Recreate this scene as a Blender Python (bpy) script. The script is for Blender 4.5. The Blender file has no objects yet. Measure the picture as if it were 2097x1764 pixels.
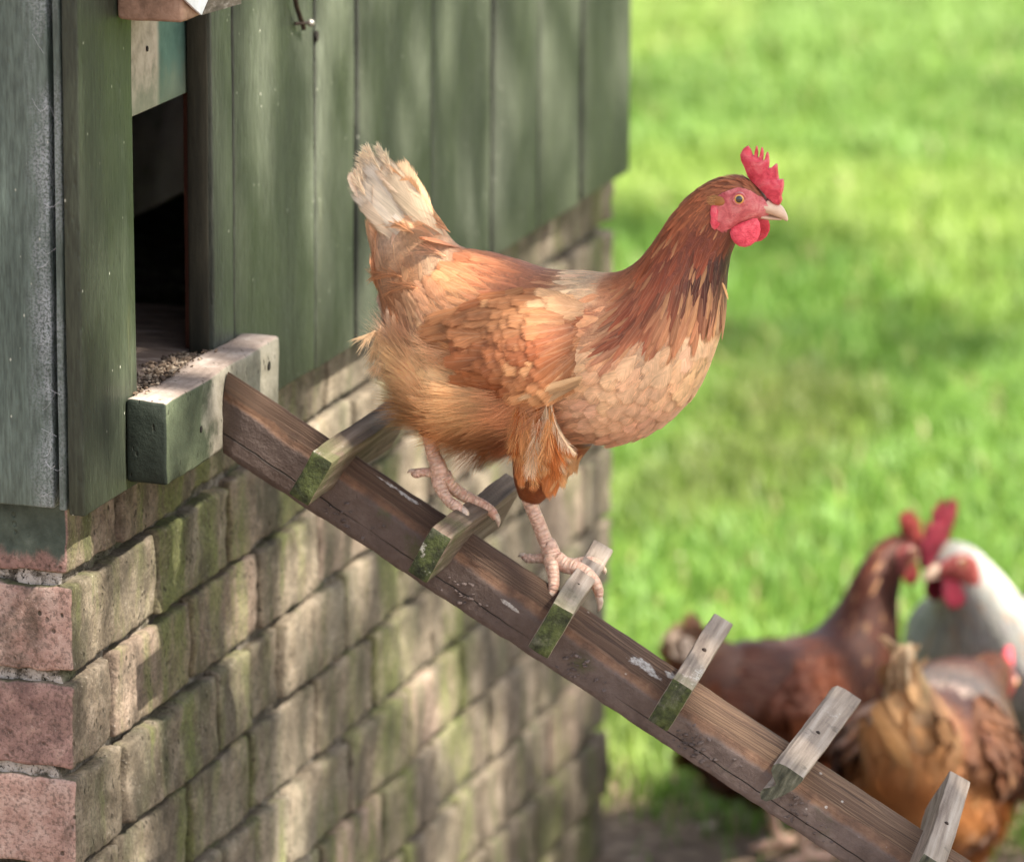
import bpy, math, random
import numpy as np
from mathutils import Vector, Matrix, noise as mnoise

random.seed(7); rng = np.random.default_rng(7)
sc = bpy.context.scene
COL = sc.collection

# ------------------------------------------------------------------ camera
# world: Z up, origin on the ground under the coop's near brick corner,
# +X = out of the coop's door wall, +Y = along that wall, away from the camera
CAM = np.array([1.4046, -3.3481, 1.70])
R_ = np.array([[0.9536, 0.3011, 0.0068], [0.0781, -0.2253, -0.9711], [-0.2909, 0.9266, -0.2384]])
cam = bpy.data.cameras.new('camera'); camo = bpy.data.objects.new('camera', cam); COL.objects.link(camo)
M = Matrix.Identity(4)
for i in range(3):
    M[i][0] = R_[0][i]; M[i][1] = -R_[1][i]; M[i][2] = -R_[2][i]; M[i][3] = CAM[i]
camo.matrix_world = M
cam.sensor_width = 36.0; cam.lens = 171.76; cam.clip_start = 0.1; cam.clip_end = 500
cam.dof.use_dof = True; cam.dof.focus_distance = 3.74; cam.dof.aperture_fstop = 5.8
sc.camera = camo

# ------------------------------------------------------------------ light
SUN_AZ, SUN_EL = math.radians(-12), math.radians(50)
sdir = Vector((math.cos(SUN_EL) * math.cos(SUN_AZ), math.cos(SUN_EL) * math.sin(SUN_AZ), math.sin(SUN_EL)))
w = bpy.data.worlds.new('World'); sc.world = w; w.use_nodes = True
wn = w.node_tree.nodes; bg = wn['Background']
sky = wn.new('ShaderNodeTexSky'); sky.sky_type = 'NISHITA'; sky.sun_disc = False
sky.sun_elevation = SUN_EL; sky.sun_rotation = math.pi / 2 - SUN_AZ; sky.dust_density = 2.0
hz = wn.new('ShaderNodeHueSaturation'); hz.inputs['Saturation'].default_value = 0.45      # thin high haze: a paler sky all round
w.node_tree.links.new(sky.outputs[0], hz.inputs['Color']); w.node_tree.links.new(hz.outputs[0], bg.inputs[0]); bg.inputs[1].default_value = 0.068
sl = bpy.data.lights.new('sun', 'SUN'); sl.energy = 4.5; sl.angle = math.radians(0.53); sl.color = (1.0, 0.93, 0.80)
so = bpy.data.objects.new('sun', sl); COL.objects.link(so); so.rotation_euler = sdir.to_track_quat('Z', 'Y').to_euler()
so.location = (6, -2, 8)
sc.view_settings.view_transform = 'Standard'; sc.view_settings.look = 'None'
sc.view_settings.exposure = 2.25; sc.view_settings.gamma = 1.0; sc.view_settings.use_curve_mapping = False
sc.render.engine = 'CYCLES'
sc.cycles.max_bounces = 8; sc.cycles.transparent_max_bounces = 16
sc.cycles.use_denoising = True

# ------------------------------------------------------------------ helpers
def at(u, v, ax, val):
    """point of the plane axis=val seen at (u, v) of a 2096 x 1764 layout sheet (used to read sizes off the photo)"""
    d = R_.T @ np.array([(u - 1048) / 10000., (v - 882) / 10000., 1.0])
    return CAM + d * ((val - CAM[ax]) / d[ax])

def at_plane(u, v, p0, n):
    d = R_.T @ np.array([(u - 1048) / 10000., (v - 882) / 10000., 1.0])
    return CAM + d * (np.dot(np.asarray(p0) - CAM, n) / np.dot(d, n))

def lin(c):
    c = np.asarray(c, float) / 255.
    return np.where(c <= 0.04045, c / 12.92, ((c + 0.055) / 1.055) ** 2.4)

def tag(o, label=None, cat=None, group=None, kind=None):
    if label: o['label'] = label
    if cat: o['category'] = cat
    if group: o['group'] = group
    if kind: o['kind'] = kind
    return o

def empty(name, loc, label=None, cat=None, group=None, rz=0.0, scale=1.0):
    o = bpy.data.objects.new(name, None); COL.objects.link(o)
    o.location = loc; o.rotation_euler = (0, 0, rz); o.scale = (scale,) * 3; o.empty_display_size = 0.05
    return tag(o, label, cat, group)

def mesh(name, verts, faces, mat=None, parent=None, smooth=True, col=None, uv=None, origin=None, nrm=None):
    me = bpy.data.meshes.new(name)
    V = np.asarray(verts, float)
    if origin is not None: V = V - np.asarray(origin)
    F = faces.tolist() if isinstance(faces, np.ndarray) else faces
    me.from_pydata(V.tolist(), [], F)
    if smooth: me.polygons.foreach_set('use_smooth', np.ones(len(me.polygons), bool))
    if col is not None:
        c = np.asarray(col, float)
        if c.shape[1] == 3: c = np.concatenate([c, np.ones((len(c), 1))], 1)
        a = me.attributes.new('col', 'FLOAT_COLOR', 'POINT'); a.data.foreach_set('color', c.ravel())
    if uv is not None:
        l = me.uv_layers.new(name='uv'); idx = np.empty(len(me.loops), np.int32); me.loops.foreach_get('vertex_index', idx)
        l.data.foreach_set('uv', np.asarray(uv, float)[idx].ravel())
    if mat is not None: me.materials.append(mat)
    me.update()
    if nrm is not None: me.normals_split_custom_set_from_vertices(np.asarray(nrm, float).tolist())
    o = bpy.data.objects.new(name, me); COL.objects.link(o)
    if parent is not None: o.parent = parent
    return o

class Acc:
    """gathers geometry of one mesh"""
    def __init__(s): s.v = []; s.f = []; s.c = []; s.u = []; s.n = 0; s.nn = []; s.hasn = False
    def add(s, v, f, c=None, u=None, nrm=None):
        v = np.asarray(v, float); k = len(v)
        s.v.append(v)
        s.f += [[i + s.n for i in q] for q in (f.tolist() if isinstance(f, np.ndarray) else f)]
        if c is None: c = np.ones((k, 4))
        c = np.asarray(c, float)
        if c.ndim == 1: c = np.tile(c, (k, 1))
        if c.shape[1] == 3: c = np.concatenate([c, np.ones((k, 1))], 1)
        s.c.append(c); s.u.append(np.zeros((k, 2)) if u is None else np.asarray(u, float)); s.n += k
        s.nn.append(np.zeros((k, 3)) if nrm is None else np.asarray(nrm, float)); s.hasn |= nrm is not None
    def build(s, name, mat, parent=None, smooth=True, origin=None):
        return mesh(name, np.concatenate(s.v), s.f, mat, parent, smooth, np.concatenate(s.c), np.concatenate(s.u), origin, np.concatenate(s.nn) if s.hasn else None)

def rough_box(lo, hi, r=0.003, seg=0.02, amp=0.001, freq=40., seed=0, amp2=0.0, freq2=8., shear=None):
    lo = np.asarray(lo, float); hi = np.asarray(hi, float)
    ax = []
    for k in range(3):
        a, b = lo[k], hi[k]; rr = min(r, (b - a) * 0.45)
        n = max(1, int(round((b - a - 2 * rr) / seg)))
        ax.append(np.concatenate([[a], np.linspace(a + rr, b - rr, n + 1), [b]]))
    n = [len(a) for a in ax]
    idx = {}; V = []; F = []
    def vid(i, j, k):
        key = (i, j, k)
        if key not in idx:
            idx[key] = len(V); V.append((ax[0][i], ax[1][j], ax[2][k]))
        return idx[key]
    for i in (0, n[0] - 1):
        for j in range(n[1] - 1):
            for k in range(n[2] - 1):
                q = [vid(i, j, k), vid(i, j + 1, k), vid(i, j + 1, k + 1), vid(i, j, k + 1)]
                F.append(q if i else q[::-1])
    for j in (0, n[1] - 1):
        for i in range(n[0] - 1):
            for k in range(n[2] - 1):
                q = [vid(i, j, k), vid(i + 1, j, k), vid(i + 1, j, k + 1), vid(i, j, k + 1)]
                F.append(q[::-1] if j else q)
    for k in (0, n[2] - 1):
        for i in range(n[0] - 1):
            for j in range(n[1] - 1):
                q = [vid(i, j, k), vid(i + 1, j, k), vid(i + 1, j + 1, k), vid(i, j + 1, k)]
                F.append(q if k else q[::-1])
    V = np.array(V)
    rr = np.minimum(r, (hi - lo) * 0.45)
    q = np.clip(V, lo + rr, hi - rr); d = V - q; L = np.linalg.norm(d, axis=1, keepdims=True)
    V = q + d / np.maximum(L, 1e-9) * np.minimum(L, rr.min())
    if amp > 0:
        off = Vector((seed * 3.17, seed * 1.93, seed * 7.1))
        D = np.array([mnoise.noise_vector(Vector(p) * freq + off) for p in V]) * amp
        if amp2 > 0: D += np.array([mnoise.noise_vector(Vector(p) * freq2 + off) for p in V]) * amp2
        V = V + D
    return V, F

def box_obj(name, lo, hi, mat, parent=None, origin=None, **kw):
    V, F = rough_box(lo, hi, **kw)
    return mesh(name, V, F, mat, parent, True, None, None, origin)

def autosmooth(o, ang=40):
    me = o.data
    try: me.set_sharp_from_angle(angle=math.radians(ang))
    except Exception: pass
    return o

def tube(pts, rad, n=10, cap=True, flat=None):
    """swept tube, rings along pts; returns verts, faces, uv(around, length)"""
    P = np.asarray(pts, float); rad = np.asarray(rad, float)
    T = np.gradient(P, axis=0); T /= np.linalg.norm(T, axis=1, keepdims=True) + 1e-12
    ref = np.array([0.0, 1.0, 0.0]) if abs(T[0][1]) < 0.9 else np.array([1.0, 0, 0])
    V = []; U = []; F = []
    ln = np.concatenate([[0], np.cumsum(np.linalg.norm(np.diff(P, axis=0), axis=1))])
    nrm = ref
    for i in range(len(P)):
        a = nrm - T[i] * np.dot(nrm, T[i]); a /= np.linalg.norm(a) + 1e-12; nrm = a
        b = np.cross(T[i], a)
        for k in range(n):
            th = 2 * math.pi * k / n
            V.append(P[i] + rad[i] * (math.cos(th) * a + math.sin(th) * b)); U.append((k / n, ln[i]))
    for i in range(len(P) - 1):
        for k in range(n):
            F.append([i * n + k, i * n + (k + 1) % n, (i + 1) * n + (k + 1) % n, (i + 1) * n + k])
    if cap:
        V.append(P[0]); U.append((0, 0)); V.append(P[-1]); U.append((0, ln[-1])); a, b = len(V) - 2, len(V) - 1
        for k in range(n):
            F.append([a, (k + 1) % n, k]); F.append([b, (len(P) - 1) * n + k, (len(P) - 1) * n + (k + 1) % n])
    return np.array(V), F, np.array(U)

def smooth_path(pts, rad, m=6):
    P = np.asarray(pts, float); r = np.asarray(rad, float); A = np.concatenate([P, r[:, None]], 1)
    return (lambda B: (B[:, :3], B[:, 3]))(catmull(A, m))

def catmull(A, m):
    A = np.asarray(A, float); n = len(A); out = []
    ext = np.concatenate([[2 * A[0] - A[1]], A, [2 * A[-1] - A[-2]]])
    for i in range(n - 1):
        p0, p1, p2, p3 = ext[i:i + 4]
        for t in np.linspace(0, 1, m, endpoint=False):
            out.append(0.5 * (2 * p1 + (p2 - p0) * t + (2 * p0 - 5 * p1 + 4 * p2 - p3) * t * t + (3 * p1 - p0 - 3 * p2 + p3) * t ** 3))
    out.append(A[-1]); return np.array(out)

# ------------------------------------------------------------------ material helper
class NT:
    def __init__(s, name):
        s.m = bpy.data.materials.new(name); s.m.use_nodes = True
        s.t = s.m.node_tree; s.n = s.t.nodes; s.l = s.t.links
        s.bsdf = s.n['Principled BSDF']; s.out = s.n['Material Output']
        s._co = None
    def node(s, typ, **kw):
        nd = s.n.new(typ)
        for k, v in kw.items(): setattr(nd, k, v)
        return nd
    def set(s, sock, v):
        if isinstance(v, bpy.types.NodeSocket): s.l.new(v, sock)
        elif v is not None:
            if hasattr(sock.default_value, '__len__') and not hasattr(v, '__len__'): v = [v] * len(sock.default_value)
            if hasattr(v, '__len__') and len(v) == 3 and len(sock.default_value) == 4: v = (*v, 1.0)
            sock.default_value = v
    def obj(s):
        if s._co is None: s._co = s.node('ShaderNodeTexCoord')
        return s._co.outputs['Object']
    def uv(s):
        if s._co is None: s._co = s.node('ShaderNodeTexCoord')
        return s._co.outputs['UV']
    def mapv(s, vec, scale=(1, 1, 1), loc=(0, 0, 0), rot=(0, 0, 0)):
        nd = s.node('ShaderNodeMapping'); s.set(nd.inputs[0], vec)
        nd.inputs['Scale'].default_value = scale; nd.inputs['Location'].default_value = loc; nd.inputs['Rotation'].default_value = rot
        return nd.outputs[0]
    def noise(s, vec, scale=5, detail=4, rough=0.55, dist=0.0, color=False):
        nd = s.node('ShaderNodeTexNoise'); s.set(nd.inputs['Vector'], vec)
        nd.inputs['Scale'].default_value = scale; nd.inputs['Detail'].default_value = detail
        nd.inputs['Roughness'].default_value = rough; nd.inputs['Distortion'].default_value = dist
        return nd.outputs[1 if color else 0]
    def voro(s, vec, scale=5, feature='F1', out=0, rand=1.0):
        nd = s.node('ShaderNodeTexVoronoi'); nd.feature = feature; s.set(nd.inputs['Vector'], vec)
        nd.inputs['Scale'].default_value = scale; nd.inputs['Randomness'].default_value = rand
        return nd.outputs[out]
    def ramp(s, fac, stops, interp='LINEAR'):
        nd = s.node('ShaderNodeValToRGB'); s.set(nd.inputs[0], fac); cr = nd.color_ramp; cr.interpolation = interp
        while len(cr.elements) > 1: cr.elements.remove(cr.elements[-1])
        for i, (p, c) in enumerate(stops):
            e = cr.elements[0] if i == 0 else cr.elements.new(p)
            e.position = p
            c = (c, c, c) if not hasattr(c, '__len__') else c
            e.color = (*c, 1) if len(c) == 3 else c
        return nd.outputs[0]
    def step(s, fac, a, b): return s.mrange(fac, a, b, 0, 1)
    def mrange(s, v, a, b, c, d):
        nd = s.node('ShaderNodeMapRange'); nd.interpolation_type = 'SMOOTHSTEP'; s.set(nd.inputs[0], v)
        for i, x in zip((1, 2, 3, 4), (a, b, c, d)): nd.inputs[i].default_value = x
        return nd.outputs[0]
    def math(s, op, a, b=0.0, clamp=False):
        nd = s.node('ShaderNodeMath'); nd.operation = op; nd.use_clamp = clamp; s.set(nd.inputs[0], a); s.set(nd.inputs[1], b)
        return nd.outputs[0]
    def mix(s, fac, a, b, blend='MIX'):
        nd = s.node('ShaderNodeMix'); nd.data_type = 'RGBA'; nd.blend_type = blend
        s.set(nd.inputs[0], fac); s.set(nd.inputs[6], a); s.set(nd.inputs[7], b); return nd.outputs[2]
    def sep(s, v):
        nd = s.node('ShaderNodeSeparateXYZ'); s.set(nd.inputs[0], v); return nd.outputs
    def comb(s, x, y, z):
        nd = s.node('ShaderNodeCombineXYZ'); s.set(nd.inputs[0], x); s.set(nd.inputs[1], y); s.set(nd.inputs[2], z); return nd.outputs[0]
    def attr(s, name='col'):
        nd = s.node('ShaderNodeAttribute'); nd.attribute_name = name; return nd
    def rand(s): return s.node('ShaderNodeObjectInfo').outputs['Random']
    def normal(s): return s.sep(s.node('ShaderNodeNewGeometry').outputs['Normal'])
    def bump(s, h, dist=0.002, strength=1.0, prev=None):
        nd = s.node('ShaderNodeBump'); s.set(nd.inputs['Height'], h)
        nd.inputs['Distance'].default_value = dist; nd.inputs['Strength'].default_value = strength
        if prev is not None: s.l.new(prev, nd.inputs['Normal'])
        return nd.outputs[0]
    def done(s, color=None, rough=0.7, bump=None, spec=0.3, **kw):
        if color is not None: s.set(s.bsdf.inputs['Base Color'], color)
        s.set(s.bsdf.inputs['Roughness'], rough); s.set(s.bsdf.inputs['Specular IOR Level'], spec)
        if bump is not None: s.l.new(bump, s.bsdf.inputs['Normal'])
        for k, v in kw.items(): s.set(s.bsdf.inputs[k], v)
        return s.m

# ------------------------------------------------------------------ materials
def m_paint(name, base, dark, left=False, pale=0.0):
    t = NT(name); P = t.obj(); r = t.rand()
    shift = t.node('ShaderNodeVectorMath', operation='ADD'); t.set(shift.inputs[0], P)
    sc_ = t.math('MULTIPLY', r, 9.0); t.set(shift.inputs[1], t.comb(sc_, sc_, sc_)); Q = shift.outputs[0]
    grain = t.noise(t.mapv(Q, (90, 90, 2.2)), 3.0, 6, 0.6)
    fine = t.noise(t.mapv(Q, (1, 1, 0.12)), 420, 3, 0.6)
    blot = t.noise(t.mapv(Q, (1, 1, 0.35)), 9, 5, 0.6)
    wear = t.noise(t.mapv(Q, (1.6, 1.6, 0.28)), 15, 6, 0.62, 0.8)
    c = t.mix(t.step(blot, 0.3, 0.72), dark, base)
    c = t.mix(t.math('MULTIPLY', t.step(grain, 0.35, 0.7), 0.35), c, tuple(x * 1.45 for x in base))
    c = t.mix(t.math('MULTIPLY', t.step(wear, 0.54, 0.72), 0.42 + pale), c, tuple(x * 2.1 for x in base))
    c = t.mix(t.math('MULTIPLY', t.step(wear, 0.45, 0.27), 0.65), c, tuple(x * 0.5 for x in dark))
    c = t.mix(t.math('MULTIPLY', t.step(t.noise(t.mapv(Q, (1, 1, 0.2), (3, 1, 7)), 22, 4, 0.7), 0.6, 0.8), 0.30), c, (0.13, 0.125, 0.055))
    fs = t.mrange(fine, 0.3, 0.7, 0.72, 1.28); c = t.mix(1.0, c, t.comb(fs, fs, fs), 'MULTIPLY')
    pit = t.voro(t.mapv(Q, (1, 1, 0.45)), 190, 'F1')
    speck = t.step(t.voro(t.mapv(Q, (1, 1, 0.6), (3, 4, 5)), 75), 0.075, 0.03)
    c = t.mix(t.math('MULTIPLY', speck, 0.75), c, (0.5, 0.5, 0.42))
    if left:
        X = t.sep(P)[0]; Z = t.sep(P)[2]
        band = t.math('MULTIPLY', t.mrange(X, -0.024, 0.001, 0, 1), t.mrange(X, 0.002, 0.006, 1.0, 0.55))
        nz = t.noise(t.mapv(P, (1, 1, 0.5)), 24, 4, 0.65)
        nf = t.noise(P, 500, 3, 0.75)
        dust = t.math('MULTIPLY', t.math('MULTIPLY', band, t.step(nz, 0.36, 0.62)), t.step(nf, 0.38, 0.60))
        c = t.mix(t.math('MULTIPLY', dust, 0.62), c, (0.52, 0.55, 0.60))
    h = t.math('ADD', t.math('MULTIPLY', grain, 0.6), t.math('MULTIPLY', fine, 0.5))
    h = t.math('ADD', h, t.math('MULTIPLY', t.step(pit, 0.0, 0.35), 0.5))
    b = t.bump(h, 0.0011, 0.75)
    return t.done(c, t.mrange(blot, 0.3, 0.7, 0.62, 0.48), b, 0.35)

def m_brick(name, painted=False):
    t = NT(name); P = t.obj(); r = t.rand(); nx = t.normal()
    mott = t.noise(P, 42, 6, 0.65); big = t.noise(t.mapv(P, (1, 1, 0.6)), 7, 4, 0.6)
    sp = t.noise(P, 300, 4, 0.72)
    pink = t.ramp(mott, [(0.3, (0.24, 0.135, 0.105)), (0.5, (0.42, 0.27, 0.225)), (0.72, (0.55, 0.41, 0.35))])
    purple = t.ramp(mott, [(0.3, (0.16, 0.095, 0.085)), (0.55, (0.31, 0.19, 0.165)), (0.75, (0.48, 0.33, 0.27))])
    buff = t.ramp(mott, [(0.28, (0.070, 0.054, 0.037)), (0.5, (0.165, 0.132, 0.096)), (0.75, (0.29, 0.24, 0.185))])
    c0 = t.mix(t.step(r, 0.45, 0.55), pink, purple)
    face = t.math('MAXIMUM', t.mrange(nx[1], -0.80, -0.45, 0, 1), t.mrange(t.sep(P)[1], 0.012, 0.022, 0, 1))
    c1 = t.mix(t.math('MULTIPLY', t.step(r, 0.6, 1.0), 0.22), buff, c0)
    c1 = t.mix(t.math('MULTIPLY', t.step(big, 0.52, 0.72), 0.45), c1, (0.34, 0.30, 0.225))
    alg = t.noise(t.mapv(P, (1, 2.6, 0.55), (5, 2, 1)), 6.5, 5, 0.62)
    alg2 = t.noise(t.mapv(P, (1, 2.2, 0.8), (1, 9, 4)), 9, 4, 0.6)
    c1 = t.mix(t.math('MULTIPLY', t.step(alg, 0.47, 0.66), 0.80), c1, (0.125, 0.145, 0.042))
    c1 = t.mix(t.math('MULTIPLY', t.step(alg2, 0.52, 0.68), 0.62), c1, (0.062, 0.066, 0.034))
    c = t.mix(face, c0, c1)
    gr = t.noise(t.mapv(P, (1, 1, 0.6), (7, 3, 2)), 13, 6, 0.7)
    c = t.mix(t.math('MULTIPLY', t.step(gr, 0.48, 0.64), 0.65), c, (0.055, 0.046, 0.034))
    c = t.mix(t.math('MULTIPLY', t.step(sp, 0.52, 0.40), 0.5), c, (0.045, 0.038, 0.03))
    c = t.mix(t.math('MULTIPLY', t.step(sp, 0.62, 0.72), 0.40), c, (0.62, 0.57, 0.50))
    pits = t.voro(t.mapv(P, (1, 1.3, 0.75)), 130); pm = t.noise(P, 33, 3, 0.6)
    pitm = t.math('MULTIPLY', t.step(pits, 0.27, 0.14), t.step(pm, 0.46, 0.60))
    c = t.mix(t.math('MULTIPLY', pitm, 0.85), c, (0.035, 0.03, 0.02))
    h = t.math('SUBTRACT', t.math('ADD', t.math('MULTIPLY', mott, 0.9), t.math('MULTIPLY', sp, 0.7)), t.math('MULTIPLY', pitm, 0.8))
    rough = 0.88
    if painted:
        z = t.sep(P)[2]
        drip = t.math('ADD', z, t.math('MULTIPLY', t.math('SUBTRACT', t.noise(t.mapv(P, (1, 1, 0.25)), 60, 4, 0.6), 0.5), 0.05))
        left = t.mrange(nx[0], 0.6, 0.3, 0, 1)
        pm2 = t.math('MULTIPLY', t.step(drip, 0.706, 0.717), left)
        c = t.mix(pm2, c, t.ramp(mott, [(0.3, (0.03, 0.042, 0.034)), (0.6, (0.085, 0.11, 0.09)), (0.8, (0.17, 0.20, 0.175))]))
        rough = t.mrange(pm2, 0, 1, 0.88, 0.5)
    return t.done(c, rough, t.bump(h, 0.0022, 0.9), 0.2)

def m_mortar():
    t = NT('mortar'); P = t.obj()
    n = t.noise(P, 60, 6, 0.7); f = t.noise(P, 330, 3, 0.7); m2 = t.noise(P, 14, 4, 0.6)
    c = t.ramp(n, [(0.3, (0.035, 0.030, 0.024)), (0.5, (0.115, 0.098, 0.078)), (0.72, (0.34, 0.30, 0.25))])
    c = t.mix(t.math('MULTIPLY', t.step(m2, 0.5, 0.66), 0.6), c, (0.10, 0.115, 0.05))
    c = t.mix(t.math('MULTIPLY', t.mrange(t.normal()[1], -0.3, -0.7, 0, 1), t.step(n, 0.40, 0.56)), c, (0.50, 0.45, 0.41))
    c = t.mix(t.step(f, 0.45, 0.34), c, (0.02, 0.018, 0.014))
    h = t.math('ADD', n, t.math('MULTIPLY', f, 0.5))
    return t.done(c, 0.95, t.bump(h, 0.006, 1.0), 0.1)

def m_plank():
    # run along local U (length) and V (cross) stored in uv; V 0..1 near bottom -> far top
    t = NT('ramp_plank_wood'); U = t.sep(t.uv()); P = t.obj()
    L, V = U[0], U[1]
    gv = t.comb(t.math('MULTIPLY', L, 6.0), t.math('MULTIPLY', V, 34.0), 0.0)
    wob = t.noise(t.comb(t.math('MULTIPLY', L, 9.0), t.math('MULTIPLY', V, 5.0), 3.0), 1.0, 3, 0.5)
    gx = t.math('ADD', t.math('MULTIPLY', V, 30.0), t.math('MULTIPLY', wob, 5.0))
    grain = t.noise(t.comb(t.math('MULTIPLY', L, 3.0), gx, 0.0), 1.6, 3, 0.6)
    ring = t.math('ABSOLUTE', t.math('SINE', t.math('MULTIPLY', gx, 2.6)))
    mott = t.noise(P, 45, 5, 0.65); fine = t.noise(P, 320, 4, 0.7)
    wood = t.ramp(grain, [(0.25, (0.035, 0.020, 0.013)), (0.45, (0.125, 0.070, 0.043)), (0.62, (0.235, 0.145, 0.088)), (0.8, (0.36, 0.25, 0.17))])
    wood = t.mix(t.math('MULTIPLY', t.step(ring, 0.35, 0.05), 0.55), wood, (0.030, 0.019, 0.013))
    # darker towards the upper end
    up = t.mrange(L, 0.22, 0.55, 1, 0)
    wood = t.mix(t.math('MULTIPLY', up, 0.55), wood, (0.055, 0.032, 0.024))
    orange = t.ramp(mott, [(0.3, (0.075, 0.042, 0.028)), (0.55, (0.17, 0.092, 0.056)), (0.75, (0.29, 0.165, 0.10))])
    bnd = t.math('ADD', V, t.math('MULTIPLY', t.math('SUBTRACT', t.noise(P, 30, 6, 0.7), 0.5), 0.22))
    c = t.mix(t.step(bnd, 0.66, 0.60), wood, orange)
    mud = t.ramp(mott, [(0.25, (0.088, 0.064, 0.054)), (0.5, (0.155, 0.115, 0.100)), (0.75, (0.23, 0.178, 0.155))])
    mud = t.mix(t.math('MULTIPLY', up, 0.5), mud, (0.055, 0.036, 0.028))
    mossm = t.math('MULTIPLY', t.step(t.noise(P, 16, 5, 0.65), 0.56, 0.70), t.step(V, 0.02, 0.30))
    mud = t.mix(t.math('MULTIPLY', mossm, 0.65), mud, (0.06, 0.075, 0.022))
    c = t.mix(t.step(bnd, 0.54, 0.46), c, mud)
    c = t.mix(t.math('MULTIPLY', t.step(t.noise(P, 30, 4, 0.6), 0.6, 0.75), 0.3), c, (0.02, 0.014, 0.012))
    # droppings
    dr = t.noise(t.comb(t.math('MULTIPLY', L, 70.0), t.math('MULTIPLY', V, 13.0), 2.0), 1.0, 4, 0.75)
    def blob(l0, v0, rl, rv):
        a = t.math('POWER', t.math('DIVIDE', t.math('SUBTRACT', L, l0), rl), 2.0)
        b = t.math('POWER', t.math('DIVIDE', t.math('SUBTRACT', V, v0), rv), 2.0)
        return t.step(t.math('ADD', t.math('ADD', a, b), t.math('MULTIPLY', dr, 3.2)), 2.05, 1.75)
    wm = None
    for (l0, v0, rl, rv) in ((0.372, 0.78, 0.022, 0.10), (0.395, 0.88, 0.016, 0.06), (0.135, 0.90, 0.03, 0.06), (0.26, 0.42, 0.012, 0.05), (0.80, 0.5, 0.014, 0.10), (0.19, 0.62, 0.010, 0.03)):
        b = blob(l0, v0, rl, rv); wm = b if wm is None else t.math('MAXIMUM', wm, b)
    sp = t.step(t.voro(P, 62), 0.10, 0.05)
    wm = t.math('MAXIMUM', wm, t.math('MULTIPLY', sp, t.step(mott, 0.52, 0.6)))
    c = t.mix(t.math('MULTIPLY', t.math('MULTIPLY', wm, t.mrange(fine, 0.35, 0.6, 0.35, 1.0)), 0.85), c, (0.60, 0.57, 0.53))
    # drying crack
    ck = t.math('ABSOLUTE', t.math('SUBTRACT', V, t.math('ADD', 0.175, t.math('MULTIPLY', t.noise(t.comb(t.math('MULTIPLY', L, 8.0), 0.0, 0.0), 1.0, 3), 0.05))))
    ckm = t.math('MULTIPLY', t.step(ck, 0.010, 0.004), t.step(t.noise(t.comb(t.math('MULTIPLY', L, 5.0), 7.0, 0.0), 1.0, 2), 0.42, 0.52))
    c = t.mix(t.math('MULTIPLY', ckm, 0.9), c, (0.012, 0.009, 0.007))
    h = t.math('ADD', t.math('MULTIPLY', grain, t.mrange(bnd, 0.52, 0.62, 0.2, 1.3)), t.math('MULTIPLY', fine, 0.45))
    h = t.math('ADD', h, t.math('MULTIPLY', t.noise(P, 120, 4, 0.65), t.mrange(bnd, 0.46, 0.58, 0.9, 0.1)))
    h = t.math('SUBTRACT', h, t.math('MULTIPLY', ckm, 1.5))
    return t.done(c, 0.72, t.bump(h, 0.0022, 0.9), 0.3)

def m_rung(name, moss, grey, near_y=0.09):
    # object coords: x across, y along rung (0 near end), z up
    t = NT(name); P = t.obj(); S = t.sep(P); r = t.rand()
    Q = t.mapv(P, (1, 1, 1)); sh = t.node('ShaderNodeVectorMath', operation='ADD'); t.set(sh.inputs[0], Q); k = t.math('MULTIPLY', r, 7.0)
    t.set(sh.inputs[1], t.comb(k, k, k)); Q = sh.outputs[0]
    g = t.noise(t.mapv(Q, (170, 7, 170)), 1.0, 5, 0.6); n = t.noise(Q, 38, 5, 0.65); f = t.noise(Q, 330, 3, 0.7)
    dk = (0.085, 0.058, 0.045); lt = (0.36, 0.29, 0.235)
    wood = t.ramp(g, [(0.25, tuple(x * (0.5 + grey) for x in dk)), (0.5, tuple(a * (1 - grey) + b * grey for a, b in zip((0.135, 0.095, 0.070), lt))), (0.78, tuple(a * (1 - grey) + b * grey for a, b in zip((0.26, 0.20, 0.155), (0.58, 0.50, 0.43))))])
    wood = t.mix(t.math('MULTIPLY', t.step(n, 0.58, 0.72), 0.5), wood, (0.035, 0.026, 0.02))
    ny = t.normal()[1]
    end = t.mrange(ny, -0.5, -0.8, 0, 1)
    sw = t.noise(Q, 70, 5, 0.75)
    mossc = t.ramp(sw, [(0.3, (0.012, 0.014, 0.009)), (0.45, (0.036, 0.043, 0.018)), (0.58, (0.075, 0.092, 0.030)), (0.8, (0.16, 0.165, 0.11))])
    endw = t.ramp(t.noise(t.mapv(Q, (260, 40, 60)), 1.0, 4, 0.6), [(0.3, (0.04, 0.042, 0.03)), (0.6, (0.13, 0.13, 0.09)), (0.8, (0.26, 0.25, 0.19))])
    em = t.mix(t.math('MULTIPLY', t.step(n, 0.62 - 0.4 * moss, 0.70 - 0.3 * moss), 1.0), endw, mossc)
    c = t.mix(end, wood, em)
    edge = t.math('MULTIPLY', t.mrange(S[1], 0.075, 0.0, 0, 1), t.step(n, 0.34, 0.55))
    c = t.mix(t.math('MULTIPLY', t.math('MULTIPLY', edge, t.math('SUBTRACT', 1.0, end)), 0.6 * moss), c, (0.085, 0.105, 0.035))
    wh = t.math('MULTIPLY', t.step(t.noise(t.mapv(Q, (1, 0.5, 1), (4, 4, 4)), 26, 5, 0.75), 0.60, 0.68), t.step(f, 0.4, 0.55))
    c = t.mix(t.math('MULTIPLY', wh, 0.55), c, (0.62, 0.58, 0.53))
    h = t.math('ADD', t.math('MULTIPLY', g, 0.8), t.math('MULTIPLY', t.math('ADD', f, t.math('MULTIPLY', sw, end)), 0.5))
    return t.done(c, 0.78, t.bump(h, 0.0016, 0.9), 0.25)

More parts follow.
